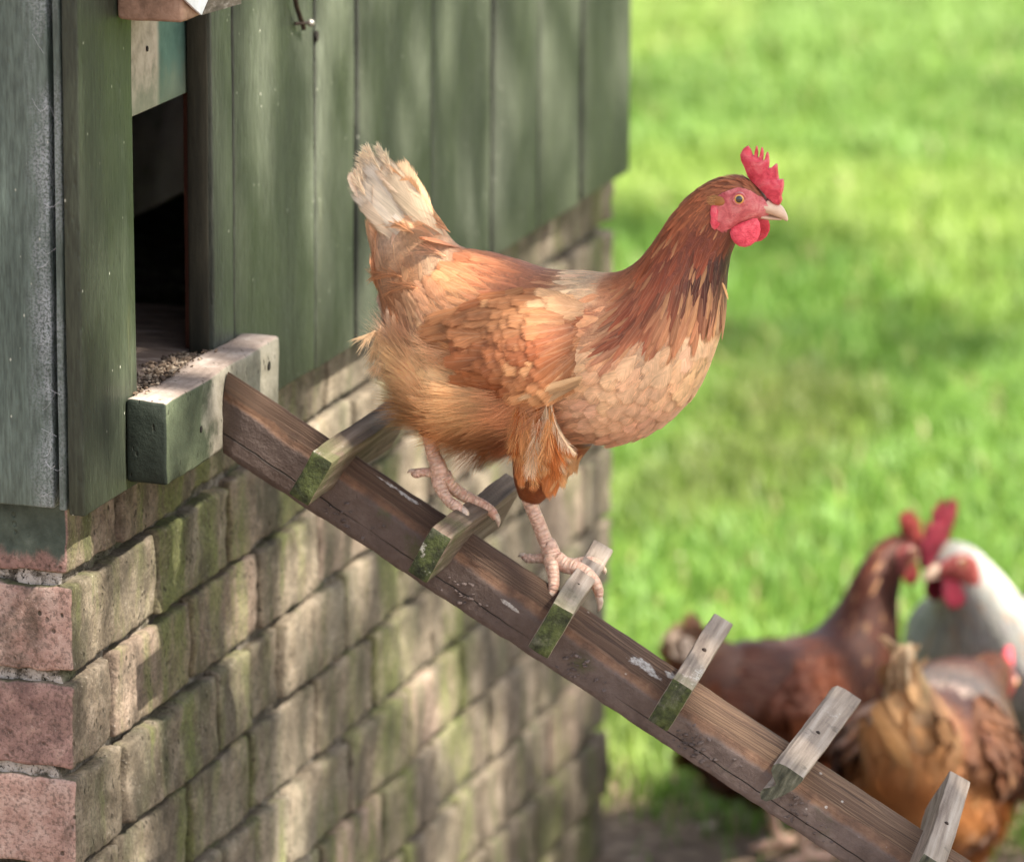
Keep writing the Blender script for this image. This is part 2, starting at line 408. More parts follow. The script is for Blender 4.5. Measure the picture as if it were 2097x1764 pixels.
def m_sill():
    t = NT('sill_timber'); P = t.obj(); N_ = t.normal()
    n = t.noise(P, 30, 6, 0.65); f = t.noise(P, 260, 4, 0.7); g = t.noise(t.mapv(P, (140, 9, 140)), 1.0, 4, 0.6); y = t.sep(P)[1]
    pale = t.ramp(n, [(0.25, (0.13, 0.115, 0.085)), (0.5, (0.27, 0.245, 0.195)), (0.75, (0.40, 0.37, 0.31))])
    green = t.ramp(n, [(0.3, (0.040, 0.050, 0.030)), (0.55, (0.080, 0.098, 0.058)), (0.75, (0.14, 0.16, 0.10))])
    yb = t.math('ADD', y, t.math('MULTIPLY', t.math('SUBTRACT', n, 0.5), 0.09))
    side = t.mix(t.step(yb, 0.11, 0.145), green, pale)  # shade of the near part and brightness of the far part as colour
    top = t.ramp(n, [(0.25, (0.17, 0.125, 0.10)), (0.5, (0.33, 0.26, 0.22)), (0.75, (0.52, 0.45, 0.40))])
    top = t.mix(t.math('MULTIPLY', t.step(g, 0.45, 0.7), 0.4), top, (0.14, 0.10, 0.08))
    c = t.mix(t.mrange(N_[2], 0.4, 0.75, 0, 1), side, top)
    shaded_end = t.ramp(n, [(0.3, (0.008, 0.011, 0.008)), (0.6, (0.019, 0.026, 0.019)), (0.8, (0.045, 0.054, 0.042))])  # dark green end face, its shade put into the colour
    c = t.mix(t.mrange(N_[1], -0.4, -0.75, 0, 1), c, shaded_end)
    pits = t.math('MULTIPLY', t.step(t.voro(t.mapv(P, (1, 1.5, 0.5)), 150), 0.22, 0.1), t.step(t.noise(P, 40, 3), 0.45, 0.6))
    c = t.mix(t.math('MULTIPLY', pits, 0.85), c, (0.02, 0.018, 0.012))
    return t.done(c, 0.8, t.bump(t.math('SUBTRACT', t.math('ADD', n, t.math('MULTIPLY', f, 0.5)), pits), 0.0016, 0.9), 0.25)

def m_plain(name, stops, scale=30, rough=0.8, bdist=0.001, stretch=(1, 1, 1), spec=0.3, metal=0.0):
    t = NT(name); P = t.obj()
    n = t.noise(t.mapv(P, stretch), scale, 6, 0.65); f = t.noise(P, scale * 9, 3, 0.7)
    c = t.ramp(n, stops)
    return t.done(c, rough, t.bump(t.math('ADD', n, t.math('MULTIPLY', f, 0.4)), bdist, 0.8), spec, Metallic=metal)

def m_feather(name='feather', trans=0.18, rough=0.55):
    t = NT(name); a = t.attr('col'); U = t.sep(t.uv()); rnd = t.math('MULTIPLY', a.outputs['Alpha'], 97.0)
    ua = t.math('ABSOLUTE', t.math('SUBTRACT', U[0], 0.5))
    s_ = t.math('SUBTRACT', t.math('MULTIPLY', U[1], 26.0), t.math('MULTIPLY', ua, 34.0))
    st = t.noise(t.comb(t.math('ADD', s_, rnd), t.math('MULTIPLY', U[0], 2.0), rnd), 1.0, 3, 0.7)
    br = t.noise(t.comb(t.math('ADD', t.math('MULTIPLY', U[1], 3.0), rnd), t.math('MULTIPLY', U[0], 2.0), 5.0), 1.0, 2, 0.5)
    k = t.mrange(st, 0.25, 0.75, 0.74, 1.22)
    k = t.math('MULTIPLY', k, t.mrange(br, 0.25, 0.75, 0.84, 1.15))
    c = t.mix(1.0, a.outputs['Color'], t.comb(k, k, k), 'MULTIPLY')
    shaft = t.step(ua, 0.045, 0.012)
    c = t.mix(t.math('MULTIPLY', shaft, 0.10), c, (0.75, 0.58, 0.40))
    b = t.bump(st, 0.0004, 0.5)
    t.done(c, rough, b, 0.35)
    t.set(t.bsdf.inputs['Sheen Weight'], 0.12); t.set(t.bsdf.inputs['Sheen Roughness'], 0.4)
    tr = t.node('ShaderNodeBsdfTranslucent'); t.set(tr.inputs[0], c)
    mx = t.node('ShaderNodeMixShader'); mx.inputs[0].default_value = trans
    t.l.new(t.bsdf.outputs[0], mx.inputs[1]); t.l.new(tr.outputs[0], mx.inputs[2])
    # frayed barbs along the rim and tip
    s2 = t.math('SUBTRACT', t.math('MULTIPLY', U[1], 60.0), t.math('MULTIPLY', ua, 66.0))
    n2 = t.noise(t.comb(t.math('ADD', s2, rnd), t.math('MULTIPLY', U[0], 1.5), t.math('ADD', rnd, 3.0)), 1.0, 2, 0.8)
    rim = t.math('MAXIMUM', t.mrange(ua, 0.16, 0.52, 0.0, 0.70), t.mrange(U[1], 0.62, 1.02, 0.0, 0.74))
    al = t.mrange(t.math('SUBTRACT', n2, rim), -0.05, 0.03, 0, 1)
    tp = t.node('ShaderNodeBsdfTransparent'); m2 = t.node('ShaderNodeMixShader'); t.set(m2.inputs[0], al)
    t.l.new(tp.outputs[0], m2.inputs[1]); t.l.new(mx.outputs[0], m2.inputs[2]); t.l.new(m2.outputs[0], t.out.inputs[0])
    return t.m

def m_down():
    t = NT('down'); a = t.attr('col')
    t.done(a.outputs['Color'], 0.6, None, 0.25)
    tr = t.node('ShaderNodeBsdfTranslucent'); t.set(tr.inputs[0], a.outputs['Color'])
    mx = t.node('ShaderNodeMixShader'); mx.inputs[0].default_value = 0.35
    t.l.new(t.bsdf.outputs[0], mx.inputs[1]); t.l.new(tr.outputs[0], mx.inputs[2]); t.l.new(mx.outputs[0], t.out.inputs[0])
    return t.m

def m_flesh(name, c1, c2, c3, scale=900, sss=0.0015):
    t = NT(name); P = t.obj()
    n = t.noise(P, 110, 5, 0.6, 0.6); v = t.voro(t.mapv(P, (1, 1, 1)), scale, 'DISTANCE_TO_EDGE'); wr = t.noise(t.mapv(P, (0.5, 1, 1.6)), 430, 4, 0.65, 1.8)
    c = t.ramp(n, [(0.3, c1), (0.5, c2), (0.72, c3)])
    c = t.mix(t.math('MULTIPLY', t.step(wr, 0.48, 0.36), 0.50), c, c1)
    h = t.math('ADD', t.math('MULTIPLY', t.step(v, 0.0, 0.12), 0.25), wr)
    t.done(c, 0.42, t.bump(h, 0.0012, 0.8), 0.4)
    t.set(t.bsdf.inputs['Subsurface Weight'], 0.12); t.bsdf.inputs['Subsurface Radius'].default_value = (0.004, 0.001, 0.0006); t.bsdf.inputs['Subsurface Scale'].default_value = 0.6
    return t.m

def m_body():
    # skin, scaly legs and the plumage under-colour; vertex colour carries the pigment, uv the leg scales
    t = NT('bird_skin'); a = t.attr('col'); U = t.sep(t.uv()); P = t.obj(); leg = a.outputs['Alpha']
    n = t.noise(P, 260, 4, 0.65); wr = t.noise(t.mapv(P, (0.6, 1, 1.5)), 650, 3, 0.6, 1.2)
    cv = t.comb(t.math('MULTIPLY', U[0], 3.2), t.math('MULTIPLY', U[1], 300.0), 0.0)
    sc1 = t.voro(cv, 1.0, 'DISTANCE_TO_EDGE', 0, 0.55)
    edge = t.step(sc1, 0.16, 0.03)
    c = t.mix(t.math('MULTIPLY', t.math('MULTIPLY', edge, leg), 0.45), a.outputs['Color'], (0.40, 0.20, 0.13))
    k = t.mrange(n, 0.25, 0.75, 0.75, 1.22); c = t.mix(1.0, c, t.comb(k, k, k), 'MULTIPLY')
    c = t.mix(t.math('MULTIPLY', t.math('MULTIPLY', t.step(t.noise(P, 120, 4, 0.6), 0.52, 0.7), leg), 0.4), c, (0.50, 0.20, 0.15))
    nl = t.math('SUBTRACT', 1.0, leg)
    h = t.math('ADD', t.math('MULTIPLY', t.math('MULTIPLY', t.step(sc1, 0.0, 0.3), leg), 0.9), t.math('MULTIPLY', t.math('ADD', wr, n), t.math('MULTIPLY', nl, 0.7)))
    t.done(c, 0.5, t.bump(h, 0.0008, 0.9), 0.4)
    t.set(t.bsdf.inputs['Subsurface Weight'], 0.15); t.bsdf.inputs['Subsurface Radius'].default_value = (0.003, 0.001, 0.0006); t.bsdf.inputs['Subsurface Scale'].default_value = 0.5
    return t.m

def m_grass_blades():
    t = NT('grass_blade'); a = t.attr('col')
    t.done(a.outputs['Color'], 0.5, None, 0.3)
    tr = t.node('ShaderNodeBsdfTranslucent'); t.set(tr.inputs[0], t.mix(0.5, a.outputs['Color'], (0.21, 0.38, 0.06)))
    mx = t.node('ShaderNodeMixShader'); mx.inputs[0].default_value = 0.42
    t.l.new(t.bsdf.outputs[0], mx.inputs[1]); t.l.new(tr.outputs[0], mx.inputs[2]); t.l.new(mx.outputs[0], t.out.inputs[0])
    return t.m

def m_ground():
    t = NT('lawn_ground'); P = t.obj(); S = t.sep(P)
    n = t.noise(P, 1.3, 5, 0.6); f = t.noise(P, 45, 5, 0.65)
    gr = t.ramp(f, [(0.3, (0.07, 0.12, 0.018)), (0.55, (0.15, 0.23, 0.04)), (0.8, (0.24, 0.31, 0.08))])
    so_ = t.ramp(f, [(0.3, (0.07, 0.048, 0.032)), (0.55, (0.21, 0.150, 0.105)), (0.8, (0.42, 0.33, 0.24))])
    nearc = t.math('ADD', t.mrange(S[1], 1.45, 2.05, 0.70, 0.0), t.math('MULTIPLY', t.math('SUBTRACT', t.noise(P, 4.0, 4, 0.6), 0.5), 1.1))
    c = t.mix(t.step(nearc, 0.22, 0.36), gr, so_)
    return t.done(c, 0.9, t.bump(f, 0.01, 0.8), 0.2)

# ------------------------------------------------------------------ ground
def soil_amount(x, y):
    n = mnoise.noise(Vector((x * 2.1, y * 2.1, 3.0))) * 0.55
    s = min(1, max(0, (2.05 - y) / 0.55)) * 0.70 + n
    return s
MG = m_ground()
g = mesh('lawn', [(-60, -60, 0), (60, -60, 0), (60, 60, 0), (-60, 60, 0)], [[0, 1, 2, 3]], MG)
tag(g, kind='structure')

def build_grass():
    # blades thick on the strip of lawn behind the coop, thinner on the trodden earth by the wall
    N = 150000
    t = rng.random(N) ** 1.15
    y = 1.25 + t * 8.6
    xc = 0.45 - 0.315 * (y - 1.5)
    half = 1.15 + 0.10 * (y - 1.5)
    x = xc + (rng.random(N) * 2 - 1) * half
    keep = ~((x < 0.03) & (y < 1.52))
    x, y = x[keep], y[keep]; N = len(x)
    soil = np.array([soil_amount(a, b) for a, b in zip(x, y)])
    keep = rng.random(N) > np.clip((soil - 0.20) * 4.5, 0, 0.97)
    x, y, soil = x[keep], y[keep], soil[keep]; N = len(x)
    clump = np.array([mnoise.noise(Vector((a * 5, b * 5, 1.0))) for a, b in zip(x, y)])
    h = (0.030 + 0.028 * rng.random(N)) * (1 + 0.6 * clump) * (1 + 0.035 * (y - 1.5))
    wd = (0.0016 + 0.0016 * rng.random(N)) * (1 + 0.16 * (y - 1.5))
    th = rng.random(N) * 2 * np.pi; ln = 0.25 + 0.7 * rng.random(N)
    d = np.stack([np.cos(th), np.sin(th), np.zeros(N)], 1); sd = np.stack([-np.sin(th), np.cos(th), np.zeros(N)], 1)
    ph = rng.random(N) * np.pi; sd = sd * np.cos(ph)[:, None] + d * np.sin(ph)[:, None] * 0.5
    b = np.stack([x, y, np.zeros(N) - 0.002], 1)
    mid = b + np.array([0, 0, 1]) * (h * 0.6)[:, None] + d * (h * ln * 0.25)[:, None]
    tip = b + np.array([0, 0, 1]) * (h * (1.0 - 0.25 * ln))[:, None] + d * (h * ln * 0.9)[:, None]
    V = np.stack([b - sd * wd[:, None], b + sd * wd[:, None], mid + sd * (wd * 0.8)[:, None], mid - sd * (wd * 0.8)[:, None], tip], 1).reshape(-1, 3)
    i = np.arange(N) * 5
    F = np.stack([i, i + 1, i + 2, i + 3], 1).tolist() + np.stack([i + 3, i + 2, i + 4], 1).tolist()
    big = np.array([mnoise.noise(Vector((a * 0.9, b_ * 0.9, 8.0))) for a, b_ in zip(x, y)])
    k = np.clip(0.55 + 0.5 * big + 0.35 * (rng.random(N) - 0.5), 0, 1)[:, None]
    c = np.array([0.085, 0.180, 0.026]) * (1 - k) + np.array([0.195, 0.325, 0.070]) * k
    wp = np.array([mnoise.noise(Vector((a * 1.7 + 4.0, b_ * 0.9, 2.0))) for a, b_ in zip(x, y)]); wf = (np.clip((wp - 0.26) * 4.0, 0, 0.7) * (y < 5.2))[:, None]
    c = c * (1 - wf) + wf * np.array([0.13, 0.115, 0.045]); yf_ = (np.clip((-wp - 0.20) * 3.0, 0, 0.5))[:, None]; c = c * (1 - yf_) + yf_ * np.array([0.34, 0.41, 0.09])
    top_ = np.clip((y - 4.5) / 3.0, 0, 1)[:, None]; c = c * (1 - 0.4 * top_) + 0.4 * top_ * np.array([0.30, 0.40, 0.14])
    dry = rng.random(N) < 0.05; c[dry] = np.array([0.30, 0.26, 0.12])
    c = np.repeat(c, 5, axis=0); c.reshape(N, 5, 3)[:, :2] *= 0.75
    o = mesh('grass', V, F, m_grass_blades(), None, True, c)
    tag(o, 'short bright green grass covering the lawn behind the coop', 'grass', kind='stuff')
build_grass()

# fallen leaves and crumbs on the trodden earth
def build_litter():
    A = Acc()
    for i in range(420):
        y = 1.2 + 1.6 * random.random() ** 1.4; x = 0.5 - 0.3 * (y - 1.4) + random.uniform(-0.9, 0.8)
        if x < 0.03 and y < 1.52: continue
        r = random.uniform(0.004, 0.016); a = random.random() * 6.3; ti = random.uniform(-0.5, 0.5)
        p = np.array([[-1, 0, 0], [0, -0.45, 0.1], [1, 0, 0.25], [0, 0.45, 0.1]]) * r
        R = np.array(Matrix.Rotation(a, 3, 'Z') @ Matrix.Rotation(ti, 3, 'X'))
        c = random.choice([(0.22, 0.13, 0.07), (0.34, 0.24, 0.15), (0.12, 0.08, 0.05), (0.42, 0.35, 0.26)])
        A.add(p @ R.T + np.array([x, y, 0.006 + r * 0.4]), [[0, 1, 2], [0, 2, 3]], np.array(c))
    t = NT('leaf_litter'); t.done(t.attr().outputs['Color'], 0.8)
    o = A.build('leaf_litter', t.m, None, False)
    tag(o, 'dry brown leaf scraps on the bare earth beside the wall', 'leaf litter', kind='stuff')
build_litter()

# ------------------------------------------------------------------ coop
COOP = empty('chicken_coop', (0, 0, 0), 'green boarded chicken coop on a mossy brick base with an open pop hole', 'chicken coop')
M_GREEN = m_paint('green_paint_boards', (0.060, 0.066, 0.051), (0.032, 0.036, 0.027), pale=0.06)
M_GREEN_L = m_paint('green_paint_front_boards', (0.090, 0.118, 0.102), (0.060, 0.082, 0.070), left=True)
M_GREEN_SHADE = m_paint('shaded_green_corner_board', (0.034, 0.041, 0.027), (0.020, 0.025, 0.017))  # darker green: the shade on the corner board is put into its paint
M_BRICK = m_brick('old_brick'); M_BRICK_P = m_brick('paint_splashed_brick', True); M_MORT = m_mortar()

# brick base: mortar core with every brick a piece of its own
CH = 0.0786; Z0 = 0.613; WALL_L = 1.475; BX = -0.62
core = box_obj('brick_base', (BX, 0.0045, -0.02), (-0.0115, WALL_L - 0.008, 0.757), M_MORT, COOP, r=0.002, seg=0.014, amp=0.006, freq=60)
joints = {1: [0.098, 0.255, 0.42], 0: [0.016, 0.174, 0.337, 0.505], -1: [0.085, 0.254, 0.413, 0.563], -2: [0.101, 0.306, 0.391, 0.467, 0.632],
          -3: [0.088, 0.248, 0.397, 0.562], -4: [0.012, 0.165, 0.325, 0.484], -5: [0.085, 0.25, 0.41, 0.57], -6: [0.0, 0.17, 0.33, 0.49], -7: [0.085, 0.25, 0.41, 0.57], -8: [0.0, 0.17, 0.33, 0.49]}
def brick(lo, hi, mat, seed):
    V, F = rough_box(lo, hi, r=0.0030, seg=0.0085, amp=0.0024, freq=95, seed=seed, amp2=0.0026, freq2=26)
    return mesh('brick', V, F, mat, core)
sd = 0
for n, js in joints.items():
    z0 = Z0 + n * CH; z1 = min(z0 + CH, 0.757)
    js = [j for j in js if j > 0.03]
    random.seed(100 + n)
    while js[-1] < WALL_L - 0.20: js.append(js[-1] + random.uniform(0.150, 0.172))
    ys = [0.0] + js + [WALL_L]
    for a, b in zip(ys[:-1], ys[1:]):
        sd += 1
        g1 = random.uniform(0.003, 0.0055); pr = random.uniform(-0.0035, 0.0025)
        first = a == 0.0
        x0 = (-0.16 if (n % 2 == 0) else -0.085) if first else -0.06
        zt = z1 - random.uniform(0.0035, 0.006) if z1 < 0.756 else z1 - 0.001
        y0 = random.uniform(-0.002, 0.002) if first else a + g1
        brick((x0, y0, z0 + random.uniform(0.0035, 0.006)), (pr, b - g1 if b < WALL_L else b, zt), M_BRICK_P if (first and n >= 0) else M_BRICK, sd)
    # bricks of the near end of the base, left of the corner
    xs = -0.16 if (n % 2 == 0) else -0.085
    x = xs
    while x > BX + 0.02:
        x2 = max(x - random.uniform(0.15, 0.17), BX); sd += 1
        brick((x2 + 0.005, random.uniform(-0.003, 0.003), z0 + 0.005), (x - 0.005, 0.06, z1 - 0.005 if z1 < 0.756 else z1), M_BRICK_P if n >= 0 else M_BRICK, sd); x = x2
random.seed(11)

# cladding
ZT = 1.72
def board(name, lo, hi, mat, seed, **kw):
    k = dict(r=0.0015, seg=0.045, amp=0.0007, freq=14, seed=seed, amp2=0.0012, freq2=3); k.update(kw)
    return box_obj(name, lo, hi, mat, COOP, **k)
XF, XB = 0.030, 0.0085
board('corner_board', (0.0172, -0.045, 0.7565), (XF, 0.0635, ZT), M_GREEN_SHADE, 1)
ys = [(0.231, 0.2768), (0.2798, 0.4690), (0.4755, 0.5735), (0.5805, 0.7795), (0.7875, 0.9610), (0.9680, 1.108), (1.1150, 1.251), (1.2625, 1.428)]
for i, (a, b) in enumerate(ys):
    dx = (0, -0.0004, -0.0012, 0.0002, -0.0010, 0.0002, -0.0008, 0.0004)[i]
    o = board('board', (XB, a, 0.757 + (0, 0.001, -0.001, 0.0, 0.001, 0, -0.001, 0.001)[i]), (XF + dx, b, ZT), M_GREEN, 10 + i)
# short board above the pop hole
board('board', (XB, 0.0645, 1.30), (XF - 0.001, 0.2300, ZT), M_GREEN, 30)
# front (left) face: broad boards with open joints
xs = [(-0.620, -0.47), (-0.467, -0.317), (-0.314, -0.162), (-0.1585, 0.0008)]
for i, (a, b) in enumerate(xs):
    board('board', (a, -0.034, 0.7575), (b, -0.014, ZT), M_GREEN_L, 40 + i, seg=0.03)
board('corner_strip', (0.0068, -0.0385, 0.757), (0.0130, -0.016, ZT), M_GREEN_L, 50)
M_DARK = m_plain('dark_stud_wood', [(0.3, (0.018, 0.012, 0.009)), (0.6, (0.055, 0.034, 0.024)), (0.8, (0.10, 0.065, 0.045))], 25, 0.85, 0.001, (6, 6, 0.6))
board('corner_post', (-0.075, -0.012, 0.757), (0.0075, 0.055, ZT), M_DARK, 52)
# the far side, the back, the roof
board('far_wall', (BX, 1.405, 0.757), (0.0075, 1.427, ZT), M_GREEN, 53, seg=0.2)
board('back_wall', (BX - 0.022, -0.034, 0.757), (BX - 0.001, 1.427, ZT), M_GREEN, 54, seg=0.2)
M_ROOF = m_plain('roof_felt', [(0.3, (0.03, 0.03, 0.03)), (0.7, (0.08, 0.08, 0.078))], 80, 0.95, 0.001)
board('roof', (BX - 0.05, -0.07, ZT + 0.001), (0.055, 1.46, ZT + 0.025), M_ROOF, 55, seg=0.2)
M_LIME = m_plain('lime_washed_wall', [(0.3, (0.16, 0.15, 0.15)), (0.5, (0.34, 0.32, 0.32)), (0.75, (0.50, 0.48, 0.48))], 9, 0.9, 0.002)
board('inner_partition', (-0.24, 0.05, 0.83), (-0.225, 1.40, ZT - 0.01), M_LIME, 56, seg=0.1)
M_FLOOR = m_plain('littered_floor_boards', [(0.3, (0.08, 0.055, 0.045)), (0.55, (0.20, 0.15, 0.125)), (0.8, (0.38, 0.32, 0.29))], 30, 0.9, 0.002, (1, 3, 1))
board('floor', (BX + 0.01, 0.030, 0.800), (0.0285, 0.40, 0.8215), M_FLOOR, 57)
# right reveal, guide batten and lifted slide door of the pop hole
M_REVEAL = m_plain('dark_jamb_wood', [(0.3, (0.010, 0.010, 0.007)), (0.55, (0.026, 0.024, 0.016)), (0.8, (0.05, 0.044, 0.03))], 20, 0.8, 0.001, (5, 5, 0.5))  # even dark olive brown for the reveal
board('door_jamb', (0.0088, 0.2285, 0.822), (XF - 0.003, 0.2307, 1.299), M_REVEAL, 58)
M_RED = m_plain('red_brown_batten', [(0.3, (0.040, 0.012, 0.008)), (0.7, (0.105, 0.034, 0.020))], 20, 0.7, 0.0006, (5, 5, 0.5))
board('door_guide', (-0.0005, 0.2436, 0.822), (0.0075, 0.262, 1.60), M_RED, 59)
def m_door():
    t = NT('slide_door_lit_and_shaded'); P = t.obj(); y = t.sep(P)[1]; n = t.noise(P, 60, 5, 0.65); g = t.noise(t.mapv(P, (150, 150, 4)), 1.0, 4)
    bare = t.ramp(n, [(0.3, (0.20, 0.165, 0.13)), (0.55, (0.37, 0.31, 0.25)), (0.8, (0.47, 0.40, 0.34))])  # weathered wood, with the sunlit strip's brightness in its colour
    shaded_grn = t.ramp(n, [(0.3, (0.022, 0.052, 0.042)), (0.7, (0.050, 0.095, 0.078))])
    m = t.step(t.math('ADD', y, t.math('MULTIPLY', n, 0.012)), 0.172, 0.184)  # painted shadow edge between the sunlit strip and the shaded green
    z = t.sep(P)[2]; c = t.mix(m, bare, shaded_grn)
    c = t.mix(t.math('MULTIPLY', t.step(t.math('ADD', z, t.math('MULTIPLY', n, 0.05)), 1.10, 1.06), 0.6), c, (0.16, 0.19, 0.135))
    return t.done(c, 0.65, t.bump(g, 0.0006), 0.3)
board('slide_door', (-0.0045, 0.066, 1.0330), (0.0075, 0.2425, 1.298), m_door(), 60, amp=0.0002, amp2=0)
# sill
M_SILL = m_sill()
SX = 0.0640
V, F = rough_box((0.0305, 0.038, 0.7625), (SX, 0.290, 0.8285), r=0.003, seg=0.011, amp=0.0012, freq=60, seed=5, amp2=0.0018, freq2=14)
SILL = mesh('sill', V, F, M_SILL, COOP)
# canopy block over the pop hole with its tin flashing
M_BLOCK = m_plain('weathered_block_end', [(0.25, (0.09, 0.052, 0.035)), (0.5, (0.27, 0.165, 0.115)), (0.75, (0.40, 0.27, 0.20))], 55, 0.85, 0.0015)
CB = box_obj('canopy_block', (XF + 0.0005, 0.0300, 1.1235), (0.0842, 0.150, 1.215), M_BLOCK, COOP, r=0.003, seg=0.012, amp=0.001, freq=60, seed=3)
M_TIN = m_plain('tin_flashing', [(0.3, (0.42, 0.42, 0.47)), (0.6, (0.66, 0.66, 0.72)), (0.8, (0.78, 0.78, 0.84))], 40, 0.5, 0.0008, spec=0.5)
tp = [at(u, v, 0, 0.0875) for (u, v) in ((374, -6), (396, 16), (413, 31), (432, -14), (432, -60), (374, -60))]
tv = np.array([(0.0875, p[1], p[2]) for p in tp]); tb = tv - np.array([0.0018, 0, 0])
k = len(tv); F = [list(range(k)), list(range(2 * k - 1, k - 1, -1))] + [[i, i + k, (i + 1) % k + k, (i + 1) % k] for i in range(k)]
mesh('tin_flashing', np.concatenate([tv, tb]), F, M_TIN, CB, False)
tp = [at(u, v, 0, 0.0868) for (u, v) in ((415, 31), (450, 21), (494, 8), (494, -60), (434, -60), (434, -14))]
tv = np.array([(0.0868, p[1], p[2]) for p in tp]); tb = tv - np.array([0.006, 0, 0]); k = len(tv)
F = [list(range(k)), list(range(2 * k - 1, k - 1, -1))] + [[i, i + k, (i + 1) % k + k, (i + 1) % k] for i in range(k)]
mesh('drip_board', np.concatenate([tv, tb]), F, m_plain('grey_drip_board', [(0.3, (0.05, 0.04, 0.03)), (0.55, (0.13, 0.105, 0.085)), (0.75, (0.36, 0.33, 0.30))], 40, 0.8, 0.0008, (1, 1.5, 5)), CB, False)
# iron hook and its eye on the boards
M_IRON = m_plain('rusty_iron', [(0.3, (0.018, 0.013, 0.011)), (0.7, (0.07, 0.045, 0.035))], 120, 0.6, 0.0006, metal=0.4)
hp = [at(u, v, 0, 0.036) for (u, v) in ((596, -40), (603, -10), (607, 12), (614, 34), (620, 50), (622, 60))]
a, b = smooth_path(hp, [0.0022] * 6, 5); V, F, U = tube(a, b, 8); HK = mesh('latch_hook', V, F, M_IRON, COOP)
hp = [at(604, 49, 0, 0.033), at(620, 48, 0, 0.037), at(634, 47, 0, 0.039)]
V, F, U = tube(hp, [0.0014] * 3, 8); mesh('staple', V, F, M_IRON, HK)
M_NAIL = m_plain('bright_nail', [(0.3, (0.25, 0.23, 0.20)), (0.7, (0.42, 0.40, 0.36))], 90, 0.4, 0.0003, metal=0.6)
hp = np.array([at(636, 47, 0, 0.0395)]) ; V, F = rough_box(hp[0] - 0.0032, hp[0] + 0.0032, r=0.003, seg=0.003, amp=0); mesh('nail_head', V, F, M_NAIL, HK)
# nail holes
M_HOLE = m_plain('nail_hole', [(0.3, (0.008, 0.007, 0.006)), (0.7, (0.03, 0.025, 0.02))], 60, 0.9)
for (u, v, ax, val, r) in ((549, 748, 0, SX, 0.0026), (410, 878, 0, SX, 0.0018), (648, 74, 0, XF, 0.003), (300, 100, 0, 0.0075, 0.0015)):
    p = at(u, v, ax, val)
    a = [p + np.array([0, r * math.cos(t_), r * 1.5 * math.sin(t_)]) for t_ in np.linspace(0, 6.283, 9)[:-1]]
    o = np.array([0.0012, 0, 0])
    V = np.array([q + o for q in a] + [q - o for q in a]); F = [list(range(8))] + [[i, i + 8, (i + 1) % 8 + 8, (i + 1) % 8] for i in range(8)]
    mesh('nail_hole', V, F, M_HOLE, COOP, False)

# cobwebs: strands spanning the open joints of the front boards
def build_web():
    A = Acc()
    for i in range(16):
        z = random.uniform(0.757, 1.17)
        if random.random() < 0.4: z = random.choice([0.80, 0.86, 1.0, 1.06, 1.12]) + random.gauss(0, 0.012)
        a = random.choice([(-0.005, 0.004), (-0.004, 0.003), (0.006, 0.013), (-0.008, -0.001), (0.001, 0.008), (0.008, 0.016)])
        p0 = np.array([a[0] + random.uniform(-0.003, 0.001), -0.0362 - (0.003 if a[0] > 0 else 0), z]); p1 = np.array([a[1] + random.uniform(-0.001, 0.004), -0.0405 - (0.005 if a[1] > 0.011 else 0), z + random.gauss(0, 0.010)])
        m = (p0 + p1) / 2 + np.array([0, 0.0005, -random.uniform(0, 0.004)])
        P, r = smooth_path([p0, m, p1], [random.uniform(0.00005, 0.00016)] * 3, 3)
        V, F, U = tube(P, r, 4, False); A.add(V, F)
    t = NT('cobweb'); t.done((0.62, 0.62, 0.66), 0.7)
    o = A.build('cobwebs', t.m, None); tag(o, 'torn grey cobwebs across the open board joints near the corner', 'cobweb', kind='stuff')
build_web()

# droppings and straw on the sill and in the doorway
def build_crumbs():
    A = Acc()
    for i in range(1100):
        y = random.uniform(0.045, 0.225); x = 0.018 + random.gauss(0, 0.009) - 0.05 * max(0, random.random() - 0.75)
        if x > 0.055 or x < -0.08: continue
        zz = 0.829 if x > 0.0305 else 0.822
        s = random.uniform(0.0004, 0.0012) * (1.0 if random.random() < 0.9 else 1.8)
        V, F = rough_box((-s, -s * random.uniform(0.8, 3), -s * 0.7), (s, s, s * 0.7), r=s * 0.5, seg=1, amp=0)
        R = np.array(Matrix.Rotation(random.random() * 6.3, 3, 'Z') @ Matrix.Rotation(random.uniform(-0.5, 0.5), 3, 'X'))
        c = random.choice([(0.05, 0.034, 0.025), (0.11, 0.075, 0.05), (0.19, 0.135, 0.095), (0.30, 0.24, 0.18)])
        A.add(V @ R.T + np.array([x, y, zz + s * 0.5 + random.random() * 0.002]), F, np.array(c))
    t = NT('sill_litter'); t.done(t.attr().outputs['Color'], 0.85)
    o = A.build('floor_litter', t.m, None, False); tag(o, 'dark crumbs of droppings and straw along the pop hole sill', 'litter', kind='stuff')
build_crumbs()

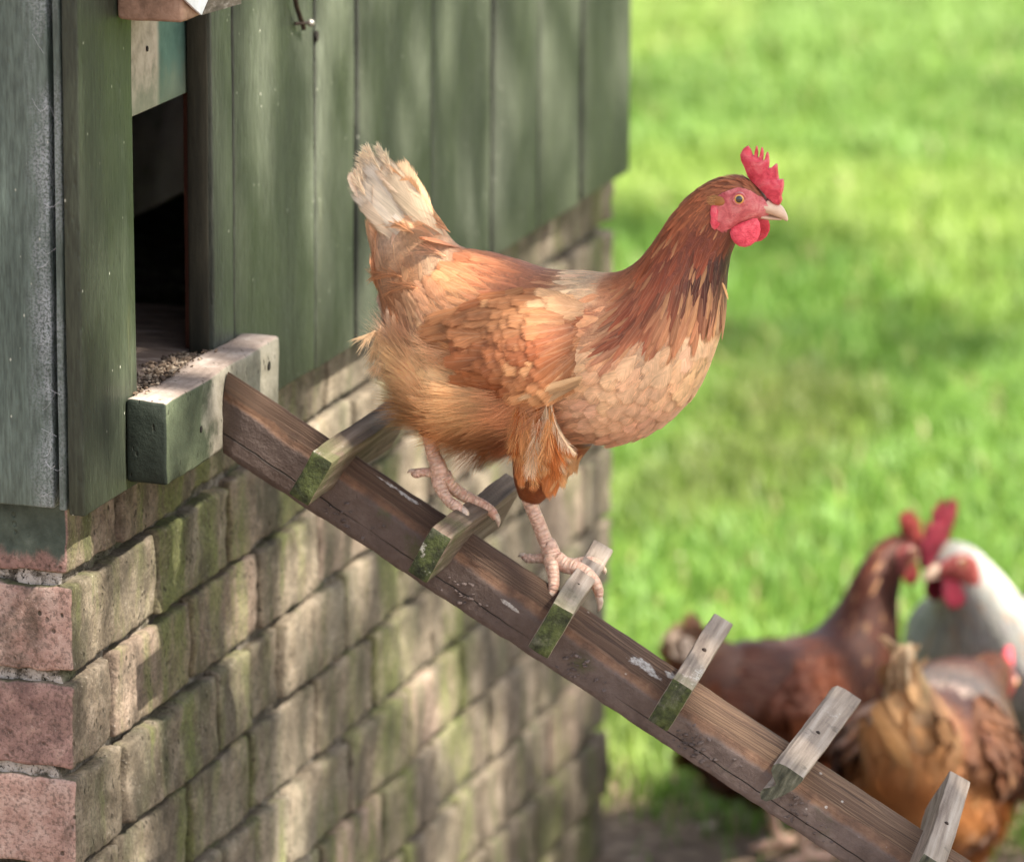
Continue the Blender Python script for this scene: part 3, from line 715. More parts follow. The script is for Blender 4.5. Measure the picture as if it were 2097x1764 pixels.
# ------------------------------------------------------------------ ramp
RY0, RW, RTH, RM = 0.1575, 0.080, 0.026, 0.556
RL = math.hypot(1, RM); rd = np.array([1 / RL, 0, -RM / RL]); rn = np.array([RM / RL, 0, 1 / RL])
RB0 = np.array([SX + 0.0008, 0.0, 0.7608])          # near bottom edge where the plank meets the sill
RAMP_LEN = (RB0[2] / (RM / RL)) + 0.02
RAMP = empty('chicken_ramp', (1.40, RY0, 0.0), 'muddy wooden plank ramp with nailed cross rungs leading up to the pop hole', 'ramp')
def build_plank():
    # near side upright and muddy, upper half worn round towards the top
    nl = int(RAMP_LEN / 0.0075); ls = np.linspace(0, RAMP_LEN, nl)
    V = []; U = []; F = []
    for l in ls:
        k = max(0.0, 1 - l / 0.40)
        nm = 0.0250 + 0.012 * k; yt = 0.036 - 0.024 * k; nt = 0.0185
        sec = [(0.0025, -0.001, 0.0)] + [(0.0, nm * t, 0.02 + 0.45 * t) for t in np.linspace(0, 0.93, 7)]
        for t in np.linspace(0, 1, 12):
            a = t * math.pi / 2
            bx, bn = 1 - math.cos(a), math.sin(a)
            sec.append((yt * (0.55 * t + 0.45 * bx), nm + nt * (0.55 * t + 0.45 * bn), 0.47 + 0.53 * t))
        sec += [(yt + 0.004, nm + nt - 0.0012, 1.03), (yt + 0.012, nm + nt - 0.014, 1.05), (yt + 0.012, 0.0, 1.06)]
        K = len(sec)
        for (y, n_, v) in sec:
            p = RB0 + np.array([0, RY0 + y, 0]) + rd * l + rn * n_
            q = Vector(p)
            a = 0.0005 + (0.0005 if (0.0 < v < 0.5) else 0)
            p = p + np.array(mnoise.noise_vector(q * 85)) * a + np.array(mnoise.noise_vector(q * 22)) * 0.0004
            if v < 0.03: p = p + rn * (mnoise.noise(q * 60) * 0.0007 + mnoise.noise(q * 190) * 0.0010)
            if l < 0.03 and p[0] < RB0[0] + 0.03 and l == 0: pass
            if p[0] < RB0[0] or l == 0:
                p = p + rd * ((RB0[0] + 0.0002 - p[0]) / rd[0])
            V.append(p); U.append((l, v))
    for i in range(nl - 1):
        for k in range(K):
            F.append([i * K + k, i * K + (k + 1) % K, (i + 1) * K + (k + 1) % K, (i + 1) * K + k])
    F.append(list(range(K))[::-1]); F.append([(nl - 1) * K + k for k in range(K)])
    F = [q[::-1] for q in F]
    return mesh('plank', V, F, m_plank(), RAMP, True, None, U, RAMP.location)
PLANK = build_plank()

TOP0 = RB0 + rn * RTH                                # a point of the plank's upper surface
def rung(mat, near_px, far_dl, length, h, th, kind='board', seed=0):
    """near_px: the two lower corners of the near end in the photo; gives where the rung sits on the plank"""
    a = at_plane(near_px[0][0], near_px[0][1], TOP0, rn); b = at_plane(near_px[1][0], near_px[1][1], TOP0, rn)
    c = (a + b) / 2
    ydir = np.array([0, 1.0, 0]) + rd * (far_dl / length); ydir /= np.linalg.norm(ydir)
    xdir = np.cross(ydir, rn); xdir /= np.linalg.norm(xdir)
    if kind == 'board':
        V, F = rough_box((-th / 2, 0, 0.0005), (th / 2, length, h), r=0.0014, seg=0.008, amp=0.0006, freq=70, seed=seed, amp2=0.0014, freq2=16)
    else:  # piece of ogee moulding
        pr = [(-0.30, 0.0), (-0.42, 0.10), (-0.40, 0.24), (-0.22, 0.36), (-0.12, 0.48), (-0.34, 0.60), (-0.52, 0.72), (-0.54, 0.86), (-0.42, 0.97), (-0.15, 1.0), (0.50, 0.98), (0.52, 0.90), (0.44, 0.62), (0.22, 0.34), (0.0, 0.12), (-0.12, 0.02)]
        n = len(pr); st = np.linspace(0, length, 16); V = []; F = []
        for i, y in enumerate(st):
            for (px, pz) in pr:
                p = np.array([px * th, y, pz * h]); p += np.array(mnoise.noise_vector(Vector(p) * 60)) * 0.0005; V.append(p)
        for i in range(len(st) - 1):
            for k in range(n): F.append([i * n + k, i * n + (k + 1) % n, (i + 1) * n + (k + 1) % n, (i + 1) * n + k])
        F.append(list(range(n))); F.append([(len(st) - 1) * n + k for k in range(n)][::-1])
        F = [q[::-1] for q in F]
        V = np.array(V)
    o = mesh('rung', V, F, mat, RAMP)
    Mx = Matrix.Identity(4)
    for i in range(3):
        Mx[i][0] = xdir[i]; Mx[i][1] = ydir[i]; Mx[i][2] = rn[i]; Mx[i][3] = c[i] - RAMP.location[i]
    o.matrix_local = Mx
    autosmooth(o, 35)
    return c, xdir, ydir
MR_DARK = m_rung('rung_dark_mossy', 1.0, 0.05); MR_MID = m_rung('rung_grey_mossy', 0.7, 0.75); MR_GREY = m_rung('rung_grey_dry', 0.15, 0.8)
R1 = rung(MR_DARK, ((589, 1014), (628, 1038)), 0.000, 0.200, 0.043, 0.018, seed=1)
R2 = rung(MR_DARK, ((834, 1169), (869, 1196)), 0.002, 0.181, 0.0435, 0.018, seed=2)
R3 = rung(MR_MID, ((1081, 1323), (1117, 1347)), -0.017, 0.160, 0.043, 0.018, seed=3)
R4 = rung(MR_MID, ((1325, 1476), (1363, 1501)), -0.0138, 0.165, 0.042, 0.0175, seed=4)
R5 = rung(MR_GREY, ((1553, 1634), (1595, 1655)), -0.005, 0.205, 0.034, 0.024, 'ogee', seed=5)
R6 = rung(MR_GREY, ((1838, 1836), (1876, 1860)), -0.022, 0.180, 0.042, 0.019, seed=6)
R7 = rung(MR_GREY, ((2090, 1990), (2128, 2014)), -0.010, 0.175, 0.042, 0.019, seed=7)
R8 = rung(MR_GREY, ((2330, 2140), (2368, 2164)), -0.004, 0.175, 0.042, 0.019, seed=8)
# mud packed against the lower side of the rungs
def build_mud():
    A = Acc()
    for (c, xd, yd), amt in ((R1, 30), (R2, 36), (R3, 70), (R4, 54), (R5, 34), (R6, 14)):
        for i in range(amt):
            s = random.uniform(0.0006, 0.0024) * (0.75 if i % 2 else 1.0)
            y = RY0 + abs(random.gauss(0.0, 0.018)) + 0.001
            dl = 0.010 + abs(random.gauss(0, 0.014))
            lift = 0.0
            if random.random() < 0.55:      # on the near side of the plank
                y = RY0 - 0.0004; lift = -random.uniform(0.002, 0.022); dl = 0.012 + abs(random.gauss(0, 0.020))
            p = c + rd * dl; p[1] = y; p = p + rn * lift
            V, F = rough_box((-s * random.uniform(1, 1.8), -s, -s * .5), (s, s, s * .5), r=s * .5, seg=s, amp=s * 0.5, freq=400, seed=i)
            Rm = np.array(Matrix.Rotation(random.random() * 6.3, 3, 'Z') @ Matrix.Rotation(random.uniform(-0.6, 0.6), 3, 'Y'))
            A.add(V @ Rm.T + p - np.array(RAMP.location), F)
    o = A.build('dried_mud', m_plain('dried_mud', [(0.3, (0.075, 0.056, 0.05)), (0.6, (0.15, 0.115, 0.105)), (0.8, (0.22, 0.175, 0.16))], 90, 0.9, 0.001), RAMP)
    tag(o, kind='stuff')
build_mud()
for (R, f_) in ((R5, 0.55), (R6, 0.45), (R4, 0.5), (R3, 0.35)):
    p = R[0] + R[2] * 0.17 * f_ + rn * (0.0415 if R is not R5 else 0.0335) - np.array(RAMP.location)
    V, F = rough_box(p - 0.0019, p + 0.0019, r=0.0018, seg=0.002, amp=0); mesh('nail', V, F, M_IRON, RAMP)

# ------------------------------------------------------------------ birds
M_FEATHER = m_feather('feather'); M_DOWN = m_down(); M_BODY = m_body()
M_COMB = m_flesh('comb_flesh', (0.62, 0.035, 0.06), (0.90, 0.10, 0.15), (0.96, 0.28, 0.30))
M_FACE = m_flesh('face_skin', (0.48, 0.065, 0.075), (0.76, 0.18, 0.19), (0.88, 0.36, 0.34), 1300)
M_BEAK = m_plain('beak_horn', [(0.3, (0.50, 0.32, 0.22)), (0.55, (0.72, 0.52, 0.38)), (0.8, (0.82, 0.68, 0.54))], 60, 0.35, 0.0004, (0.3, 1, 1), 0.5)
M_CLAW = m_plain('claw_horn', [(0.3, (0.36, 0.24, 0.18)), (0.6, (0.62, 0.48, 0.38)), (0.8, (0.76, 0.66, 0.56))], 150, 0.35, 0.0003, (1, 1, 1), 0.5)
def m_eye():
    t = NT('hen_eye'); a = t.attr('col'); t.done(a.outputs['Color'], 0.06, None, 0.6)
    t.set(t.bsdf.inputs['Coat Weight'], 1.0); t.set(t.bsdf.inputs['Coat Roughness'], 0.02); return t.m
M_EYE = m_eye()

# local frame of a bird: x forward, z up, y to its left; outlines are given on a sheet (hx, hy), 1 unit = 0.2 mm
def h2l(hx, hy):
    hx = np.asarray(hx, float); hy = np.asarray(hy, float)
    return 0.1482 + 2.031e-4 * hx - 4e-7 * hy, 1.0256 + 1.23e-5 * hx - 1.999e-4 * hy
HEN_BASE = np.array([0.350, 0.200, 0.690])

HEN_SECS = [  # top x,y   bottom x,y   half width
    (150, 165, 120, 220, 8), (235, 225, 125, 300, 16), (325, 320, 150, 400, 28), (405, 410, 150, 520, 48), (465, 485, 155, 640, 80),
    (520, 515, 185, 780, 130), (600, 530, 230, 930, 190), (680, 548, 300, 1130, 235), (760, 572, 430, 1250, 262), (830, 592, 560, 1290, 280), (920, 600, 720, 1300, 290),
    (1000, 602, 900, 1285, 290), (1070, 605, 1060, 1268, 280), (1125, 595, 1200, 1255, 262), (1170, 572, 1335, 1175, 238), (1207, 542, 1440, 1050, 210),
    (1240, 505, 1508, 880, 178), (1270, 463, 1537, 740, 146), (1305, 412, 1546, 620, 122), (1350, 348, 1560, 530, 104), (1400, 295, 1580, 470, 92), (1452, 252, 1600, 425, 82),
    (1515, 225, 1630, 398, 76), (1580, 219, 1662, 386, 70), (1640, 240, 1690, 378, 56), (1688, 292, 1704, 366, 34)]

PAL = np.array([
    (110, 150, 240, 229, 212), (200, 260, 234, 216, 190), (250, 350, 228, 200, 166), (150, 450, 224, 194, 164), (330, 430, 208, 164, 114), (200, 600, 208, 164, 122), (300, 620, 200, 146, 96),
    (430, 560, 216, 180, 140), (250, 720, 194, 134, 84), (180, 760, 194, 134, 88), (350, 700, 206, 156, 106), (520, 560, 176, 108, 60), (620, 560, 172, 104, 58), (740, 600, 166, 98, 55), (560, 640, 190, 134, 84),
    (990, 626, 240, 208, 162), (1045, 648, 234, 196, 148), (925, 622, 212, 162, 112), (1105, 630, 200, 130, 80), (860, 640, 180, 112, 68), (960, 700, 186, 116, 70), (1060, 730, 190, 120, 74), (1130, 760, 205, 150, 100), (820, 590, 172, 106, 64),  # first points paint the sun dapple on the back as pale plumage
    (1150, 600, 190, 108, 58), (1250, 520, 178, 90, 38), (1350, 400, 174, 88, 36), (1430, 300, 180, 98, 44), (1520, 225, 168, 96, 50), (1350, 550, 152, 68, 28), (1480, 480, 140, 60, 26),
    (1500, 580, 74, 28, 20), (1545, 560, 62, 26, 22), (1450, 620, 112, 50, 25), (1250, 700, 152, 72, 32), (1230, 790, 142, 70, 35), (1330, 740, 162, 86, 45), (1530, 640, 100, 50, 30),
    (1420, 715, 186, 124, 78), (1500, 690, 176, 116, 74), (1330, 785, 196, 140, 94), (1545, 680, 180, 124, 84), (1230, 850, 206, 150, 104),
    (1450, 790, 236, 200, 156), (1540, 760, 230, 192, 142), (1500, 900, 228, 188, 132), (1350, 900, 240, 200, 152), (1250, 1000, 234, 192, 144), (1150, 1100, 230, 186, 147), (1350, 1100, 224, 178, 140),
    (1200, 1230, 208, 158, 118), (1050, 1230, 204, 148, 104), (1100, 900, 232, 188, 134), (1250, 860, 236, 196, 148),
    (300, 950, 228, 190, 146), (450, 950, 226, 184, 136), (600, 1050, 220, 174, 122), (300, 1150, 204, 154, 104), (500, 1200, 202, 146, 96), (650, 1280, 180, 124, 78), (400, 1300, 184, 134, 94),
    (230, 1050, 218, 184, 150), (190, 850, 238, 224, 204), (850, 1100, 208, 152, 102), (800, 1250, 160, 102, 60), (850, 1400, 190, 108, 54), (750, 1450, 176, 94, 47)], float)

def hen_colour(H):
    c = hen_colour0(H); l = c.mean(1, keepdims=True); c = (c * 0.82 + l * np.array([0.19, 0.18, 0.165])) * 1.10; c = c * np.minimum(1.0, 0.84 / c.max(1, keepdims=True))
    f = np.clip((H[:, 1] - 860) / 120, 0, 1) * np.clip((820 - H[:, 0]) / 120, 0, 1); f = f[:, None]
    return c * (1 - f) + f * (c * np.array([1.10, 1.26, 1.22]))

def hen_colour0(H):
    d2 = ((H[:, None, 0] - PAL[None, :, 0]) ** 2 + (H[:, None, 1] - PAL[None, :, 1]) ** 2) + 150.
    wgt = 1 / d2 ** 2
    return (wgt[:, :, None] * lin(PAL[:, 2:])[None]).sum(1) / wgt.sum(1)[:, None] * np.array([1.12, 1.0, 0.98])

HACKLE = [(1100, 570), (1150, 680), (1190, 800), (1240, 830), (1300, 790), (1420, 745), (1500, 700), (1640, 640), (1640, 480), (1700, 380), (1700, 200), (1440, 180), (1200, 480)]
FACE = [(1512, 292), (1535, 275), (1562, 262), (1600, 250), (1640, 258), (1672, 285), (1700, 305), (1722, 340), (1708, 372), (1680, 384), (1640, 392), (1600, 400), (1570, 412), (1545, 420), (1520, 400), (1508, 350)]

def inside(poly, X, Y):
    r = np.zeros(len(X), bool); n = len(poly); j = n - 1
    for i in range(n):
        xi, yi = poly[i]; xj, yj = poly[j]
        c = ((yi > Y) != (yj > Y)) & (X < (xj - xi) * (Y - yi) / (yj - yi + 1e-12) + xi)
        r ^= c; j = i
    return r

class Surf:
    def __init__(s, secs, m=6, nv=64, thigh=0.018, wide=1.0, base=HEN_BASE):
        A = catmull(np.array(secs, float), m); nu = len(A); ph = np.arange(nv) / nv * 2 * np.pi
        cx, cy = (A[:, 0] + A[:, 2]) / 2, (A[:, 1] + A[:, 3]) / 2; ax, ay = (A[:, 0] - A[:, 2]) / 2, (A[:, 1] - A[:, 3]) / 2
        s.HX = cx[:, None] + ax[:, None] * np.cos(ph)[None]; s.HY = cy[:, None] + ay[:, None] * np.cos(ph)[None]
        sn = np.sin(ph); Y = A[:, 4][:, None] * 2.03e-4 * wide * (np.sign(sn) * np.abs(sn) ** 0.88)[None]
        g = np.exp(-(((s.HX - 480) / 250) ** 2 + ((s.HY - 1090) / 190) ** 2)); Y = Y + np.sign(sn)[None] * np.abs(sn)[None] ** 0.5 * thigh * g
        g2 = np.exp(-(((s.HX - 1250) / 220) ** 2 + ((s.HY - 1020) / 190) ** 2)); Y = Y + np.sign(sn)[None] * np.abs(sn)[None] ** 0.5 * 0.006 * g2
        X, Z = h2l(s.HX, s.HY); s.P = np.stack([X - base[0], Y, Z - base[2]], 2); s.nu, s.nv = nu, nv; s.base = base
        du = np.gradient(s.P, axis=0); dv = np.roll(s.P, -1, 1) - np.roll(s.P, 1, 1)
        N = np.cross(dv, du); N /= np.linalg.norm(N, axis=2, keepdims=True) + 1e-12
        c = s.P.mean(1, keepdims=True); sg = np.sign(((s.P - c) * N).sum(2).mean()); s.N = N * sg
        s.D = -du / (np.linalg.norm(du, axis=2, keepdims=True) + 1e-12)
    def faces(s):
        F = []
        for i in range(s.nu - 1):
            for j in range(s.nv): F.append([i * s.nv + j, (i + 1) * s.nv + j, (i + 1) * s.nv + (j + 1) % s.nv, i * s.nv + (j + 1) % s.nv])
        F.append(list(range(s.nv))); F.append([(s.nu - 1) * s.nv + j for j in range(s.nv)][::-1])
        return F
    def sample(s, n):
        P = s.P; a = np.linalg.norm(np.cross(P[1:] - P[:-1], np.roll(P, -1, 1)[:-1] - P[:-1]), axis=2).ravel()
        k = rng.choice(len(a), n, p=a / a.sum()); i = k // s.nv; j = k % s.nv; j2 = (j + 1) % s.nv
        u = rng.random(n)[:, None]; v = rng.random(n)[:, None]
        def bl(Q):
            if Q.ndim == 2: Q = Q[:, :, None]
            return (Q[i, j] * (1 - u) + Q[i + 1, j] * u) * (1 - v) + (Q[i, j2] * (1 - u) + Q[i + 1, j2] * u) * v
        H = np.concatenate([bl(s.HX), bl(s.HY)], 1); N = bl(s.N); N /= np.linalg.norm(N, axis=1, keepdims=True)
        D = bl(s.D); D -= N * (D * N).sum(1, keepdims=True); D /= np.linalg.norm(D, axis=1, keepdims=True) + 1e-9
        return dict(P=bl(P), N=N, D=D, H=H)
    def side_y(s, hx, hy):
        X = s.HX.ravel(); Y = s.HY.ravel(); Z = np.abs(s.P[:, :, 1].ravel())
        hx = np.atleast_1d(np.asarray(hx, float)); hy = np.atleast_1d(np.asarray(hy, float)); out = np.empty(len(hx))
        for k in range(len(hx)):
            d = (X - hx[k]) ** 2 + (Y - hy[k]) ** 2; q = np.argpartition(d, 6)[:6]; w_ = 1 / (d[q] + 9.); out[k] = (Z[q] * w_).sum() / w_.sum()
        return out

def poisson(P, r):
    """keep points so that none are closer than r (array)"""
    cell = float(np.min(r)); keep = []; grid = {}
    G = np.floor(P / cell).astype(int); R_i = np.ceil(r / cell).astype(int)
    Pl = P.tolist(); rl = r.tolist(); Gl = G.tolist()
    for i in range(len(Pl)):
        p = Pl[i]; ri = rl[i]; g_ = Gl[i]; k = int(R_i[i]); ok = True; r2 = ri * ri
        for a in range(g_[0] - k, g_[0] + k + 1):
            for b in range(g_[1] - k, g_[1] + k + 1):
                for c in range(g_[2] - k, g_[2] + k + 1):
                    for q in grid.get((a, b, c), ()):
                        if (q[0] - p[0]) ** 2 + (q[1] - p[1]) ** 2 + (q[2] - p[2]) ** 2 < r2: ok = False; break
                    if not ok: break
                if not ok: break
            if not ok: break
        if ok: keep.append(i); grid.setdefault(tuple(g_), []).append(p)
    return np.array(keep, int)

T_ROW = np.array([0, 0.18, 0.42, 0.64, 0.82, 0.94, 1.0])
PROF = {'round': np.array([0.30, 0.72, 1.0, 0.98, 0.72, 0.36, 0.06]), 'lance': np.array([0.55, 0.95, 1.0, 0.85, 0.52, 0.25, 0.06]), 'blade': np.array([0.45, 0.75, 0.92, 1.0, 0.92, 0.62, 0.22])}
def feathers(A, P, N, D, L, W, col, lift=0.12, curl=0.1, camber=0.12, prof='round', edge=0.85, tip=1.05, base=0.8, jit=0.15, twist=0.15, bend=0.0, bj=0.16):
    n = len(P)
    if n == 0: return
    L = np.broadcast_to(L, n) * (1 + 0.18 * (rng.random(n) - 0.5)); W = np.broadcast_to(W, n) * (1 + 0.2 * (rng.random(n) - 0.5))
    lift = np.broadcast_to(lift, n) * (0.75 + 0.5 * rng.random(n)); curl = np.broadcast_to(curl, n)
    S = np.cross(D, N); S /= np.linalg.norm(S, axis=1, keepdims=True) + 1e-9
    an = (rng.random(n) - 0.5) * 2 * jit; D2 = D * np.cos(an)[:, None] + S * np.sin(an)[:, None]; S2 = np.cross(D2, N)
    tw = (rng.random(n) - 0.5) * 2 * twist; S2 = S2 * np.cos(tw)[:, None] + N * np.sin(tw)[:, None]; N2 = np.cross(S2, D2)
    bd = np.broadcast_to(bend, n) + (rng.random(n) - 0.5) * bj
    pr = PROF[prof]; K = len(T_ROW); V = np.empty((n, K, 3, 3)); C = np.empty((n, K, 3, 4)); U = np.empty((n, K, 3, 2))
    rd_ = rng.random(n)
    for r, t in enumerate(T_ROW):
        c = P + D2 * (L * t)[:, None] + N2 * (L * (lift * t - curl * t * t))[:, None] + S2 * (L * bd * t * t)[:, None]
        for k, s_ in enumerate((-1, 0, 1)):
            V[:, r, k] = c + S2 * (s_ * W * 0.5 * pr[r])[:, None] - N2 * (abs(s_) * camber * W * pr[r])[:, None]
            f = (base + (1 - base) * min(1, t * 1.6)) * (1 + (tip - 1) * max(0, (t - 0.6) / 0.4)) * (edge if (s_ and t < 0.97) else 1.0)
            C[:, r, k, :3] = col * f; C[:, r, k, 3] = rd_; U[:, r, k, 0] = 0.5 + 0.5 * s_; U[:, r, k, 1] = t
    i = (np.arange(n) * K * 3)[:, None]; q = []
    for r in range(K - 1):
        for k in range(2): q.append([r * 3 + k, r * 3 + k + 1, (r + 1) * 3 + k + 1, (r + 1) * 3 + k])
    F = (i[:, :, None] + np.array(q)[None]).reshape(-1, 4)
    NR = N[:, None, None, :] * np.ones((1, K, 3, 1)) + S2[:, None, None, :] * (np.array([-1, 0, 1]) * 0.34)[None, None, :, None] + D2[:, None, None, :] * (T_ROW * 0.18)[None, :, None, None]
    NR = NR * 0.72 + N2[:, None, None, :] * 0.28; NR /= np.linalg.norm(NR, axis=3, keepdims=True)
    A.add(V.reshape(-1, 3), F, C.reshape(-1, 4), U.reshape(-1, 2), NR.reshape(-1, 3))

def strands(A, P, N, D, L, col, width=0.00035, lift=0.35, grav=0.25, wav=0.3, seed=0.0):
    n = len(P)
    if n == 0: return
    L = np.broadcast_to(L, n) * (0.6 + 0.8 * rng.random(n)); g_ = np.array([0, 0, -1.0])
    cl = np.array([mnoise.noise_vector(Vector(p) * 45 + Vector((seed, 0, 0))) for p in P])
    d0 = D + N * (lift * (0.4 + 0.9 * rng.random(n)))[:, None] + cl * wav + (rng.random((n, 3)) - 0.5) * 0.25
    d0 /= np.linalg.norm(d0, axis=1, keepdims=True)
    K = 5; pts = [P - N * 0.001]; d = d0
    for k in range(K - 1):
        pts.append(pts[-1] + d * (L / (K - 1))[:, None]); d = d + g_ * grav * 0.35 - N * lift * 0.18 + (rng.random((n, 3)) - 0.5) * 0.22
        d /= np.linalg.norm(d, axis=1, keepdims=True)
    s_ = np.cross(d0, N); s_ /= np.linalg.norm(s_, axis=1, keepdims=True) + 1e-9
    mixr = rng.random((n, 3)) - 0.5; s_ = s_ + mixr * 0.6; s_ /= np.linalg.norm(s_, axis=1, keepdims=True)
    V = np.empty((n, K, 2, 3)); C = np.ones((n, K, 2, 4)); wv = [1, 0.95, 0.8, 0.55, 0.12]
    jt = (0.72 + 0.56 * rng.random(n))[:, None]
    for k in range(K):
        o = s_ * (width * wv[k] * 0.5); V[:, k, 0] = pts[k] - o; V[:, k, 1] = pts[k] + o
        C[:, k, :, :3] = (col * jt * (0.78 + 0.30 * k / (K - 1)))[:, None]
    i = (np.arange(n) * K * 2)[:, None, None]; q = np.array([[2 * k, 2 * k + 1, 2 * k + 3, 2 * k + 2] for k in range(K - 1)])
    NR = np.repeat(N + cl * 0.35, K * 2, 0); NR /= np.linalg.norm(NR, axis=1, keepdims=True)
    A.add(V.reshape(-1, 3), (i + q[None]).reshape(-1, 4), C.reshape(-1, 4), None, NR)

def pad(surf, outline, yfun, thick, rings=(1, 0.94, 0.8, 0.55, 0.25), both=True, c0=None):
    """soft flap: outline on the sheet, domed on the outer side"""
    O = np.array(outline, float); c = O.mean(0) if c0 is None else np.array(c0, float); V = []; F = []; n = len(O)
    for r in rings:
        Q = c + (O - c) * r; X, Z = h2l(Q[:, 0], Q[:, 1]); y = yfun(Q[:, 0], Q[:, 1])
        b = thick * math.sqrt(max(0, 1 - r ** 2.2)) + (0.0 if r < 1 else 0)
        V += [(X[k] - surf.base[0], y[k] - b, Z[k] - surf.base[2]) for k in range(n)]
    X, Z = h2l(*c); y = float(yfun(np.array([c[0]]), np.array([c[1]]))[0]); V.append((X - surf.base[0], y - thick, Z - surf.base[2]))
    m = len(rings)
    for r in range(m - 1):
        for k in range(n): F.append([r * n + k, r * n + (k + 1) % n, (r + 1) * n + (k + 1) % n, (r + 1) * n + k])
    for k in range(n): F.append([(m - 1) * n + k, (m - 1) * n + (k + 1) % n, m * n])
    V = np.array(V)
    if both:
        V2 = V.copy(); yy = np.concatenate([np.tile(0.0, n)] ); k0 = len(V)
        ymid = V[:n, 1]
        for r in range(m): V2[r * n:(r + 1) * n, 1] = 2 * ymid - V[r * n:(r + 1) * n, 1]
        V2[-1, 1] = 2 * ymid.mean() - V[-1, 1]
        V = np.concatenate([V, V2]); F = F + [[i + k0 for i in q][::-1] for q in F]
    return V, F

def densify(poly, step):
    P = np.array(poly, float); out = []
    for a, b in zip(P, np.roll(P, -1, 0)):
        n = max(1, int(np.linalg.norm(b - a) / step)); out += [a + (b - a) * t / n for t in range(n)]
    return np.array(out)

def plate(surf, outline, thick, y0=0.0, lean=0.0):
    """comb: thin plate with softened rim, thicker toward its base"""
    from mathutils.geometry import tessellate_polygon
    O = np.array(outline, float); n = len(O)
    area = 0.5 * np.sum(O[:, 0] * np.roll(O[:, 1], -1) - np.roll(O[:, 0], -1) * O[:, 1])
    t = np.roll(O, -1, 0) - np.roll(O, 1, 0); t /= np.linalg.norm(t, axis=1, keepdims=True) + 1e-9
    nin = np.stack([-t[:, 1], t[:, 0]], 1) * np.sign(area)
    ring = lambda off: O + nin * off
    V = []
    rows = [(0, 0.0), (1.2, 0.62), (2.6, 1.0)]
    def put(Q, y):
        X, Z = h2l(Q[:, 0], Q[:, 1]); k = np.clip((Q[:, 1] - 100) / 230., 0, 1)
        yy = y * thick * (0.65 + 0.9 * k)
        wob = np.array([mnoise.noise(Vector((a * 0.02, b * 0.02, 0.5))) for a, b in Q]) * 0.0016 * (1 - k)
        return np.stack([X - surf.base[0], y0 + yy + wob + lean * (1 - k), Z - surf.base[2]], 1)
    F = []
    R0 = put(ring(0), 0); V.append(R0)
    idx = {}
    for s_ in (-1, 1):
        for (o, y) in rows[1:]: idx[(s_, o)] = sum(len(v) for v in V); V.append(put(ring(o), s_ * y))
    for s_ in (-1, 1):
        a = 0; b = idx[(s_, 1.2)]; c = idx[(s_, 2.6)]
        for (p, q) in ((a, b), (b, c)):
            for k in range(n):
                f = [p + k, p + (k + 1) % n, q + (k + 1) % n, q + k]; F.append(f if s_ > 0 else f[::-1])
        for tri in tessellate_polygon([[Vector((x, y, 0)) for x, y in ring(2.6)]]):
            f = [c + i for i in tri]; F.append(f if s_ > 0 else f[::-1])
    return np.concatenate(V), F

def k2h(pts): return [(1202.5 + 0.3909 * x, 48.2 + 0.3909 * y) for x, y in pts]
COMB = k2h([(1085, 440), (1062, 395), (1040, 330), (1012, 275), (1000, 215), (1028, 160), (1060, 135), (1082, 128), (1108, 165), (1122, 222), (1134, 238), (1143, 180), (1158, 130), (1170, 140), (1176, 190), (1172, 248), (1186, 240), (1203, 160), (1216, 140), (1228, 175), (1230, 230), (1224, 278), (1240, 262), (1258, 200), (1270, 188), (1284, 225), (1291, 290), (1286, 350), (1310, 345), (1354, 305), (1369, 320), (1374, 390), (1380, 462), (1424, 462), (1432, 515), (1426, 575), (1408, 632), (1418, 668), (1400, 712), (1350, 700), (1300, 660), (1245, 600), (1190, 545), (1130, 490)])
WATT = k2h([(1210, 825), (1238, 870), (1250, 930), (1245, 985), (1215, 1045), (1165, 1088), (1110, 1104), (1055, 1098), (1005, 1068), (965, 1020), (948, 965), (960, 920), (1000, 892), (1050, 868), (1110, 850), (1160, 828)])
EARL = k2h([(775, 690), (800, 680), (830, 695), (850, 740), (848, 800), (842, 850), (870, 860), (850, 900), (820, 925), (790, 900), (775, 850), (780, 800), (770, 750)])
EARF = k2h([(785, 640), (810, 605), (850, 595), (890, 610), (915, 650), (900, 680), (860, 690), (815, 680)])

def leg_chain(A, pts, rad, col, m=6, n=12, legflag=1.0, flat=1.0):
    P, r = smooth_path(pts, rad, m); V, F, U = tube(P, r, n)
    c = np.tile(np.array([*col, legflag]), (len(V), 1)); A.add(V, F, c, U)

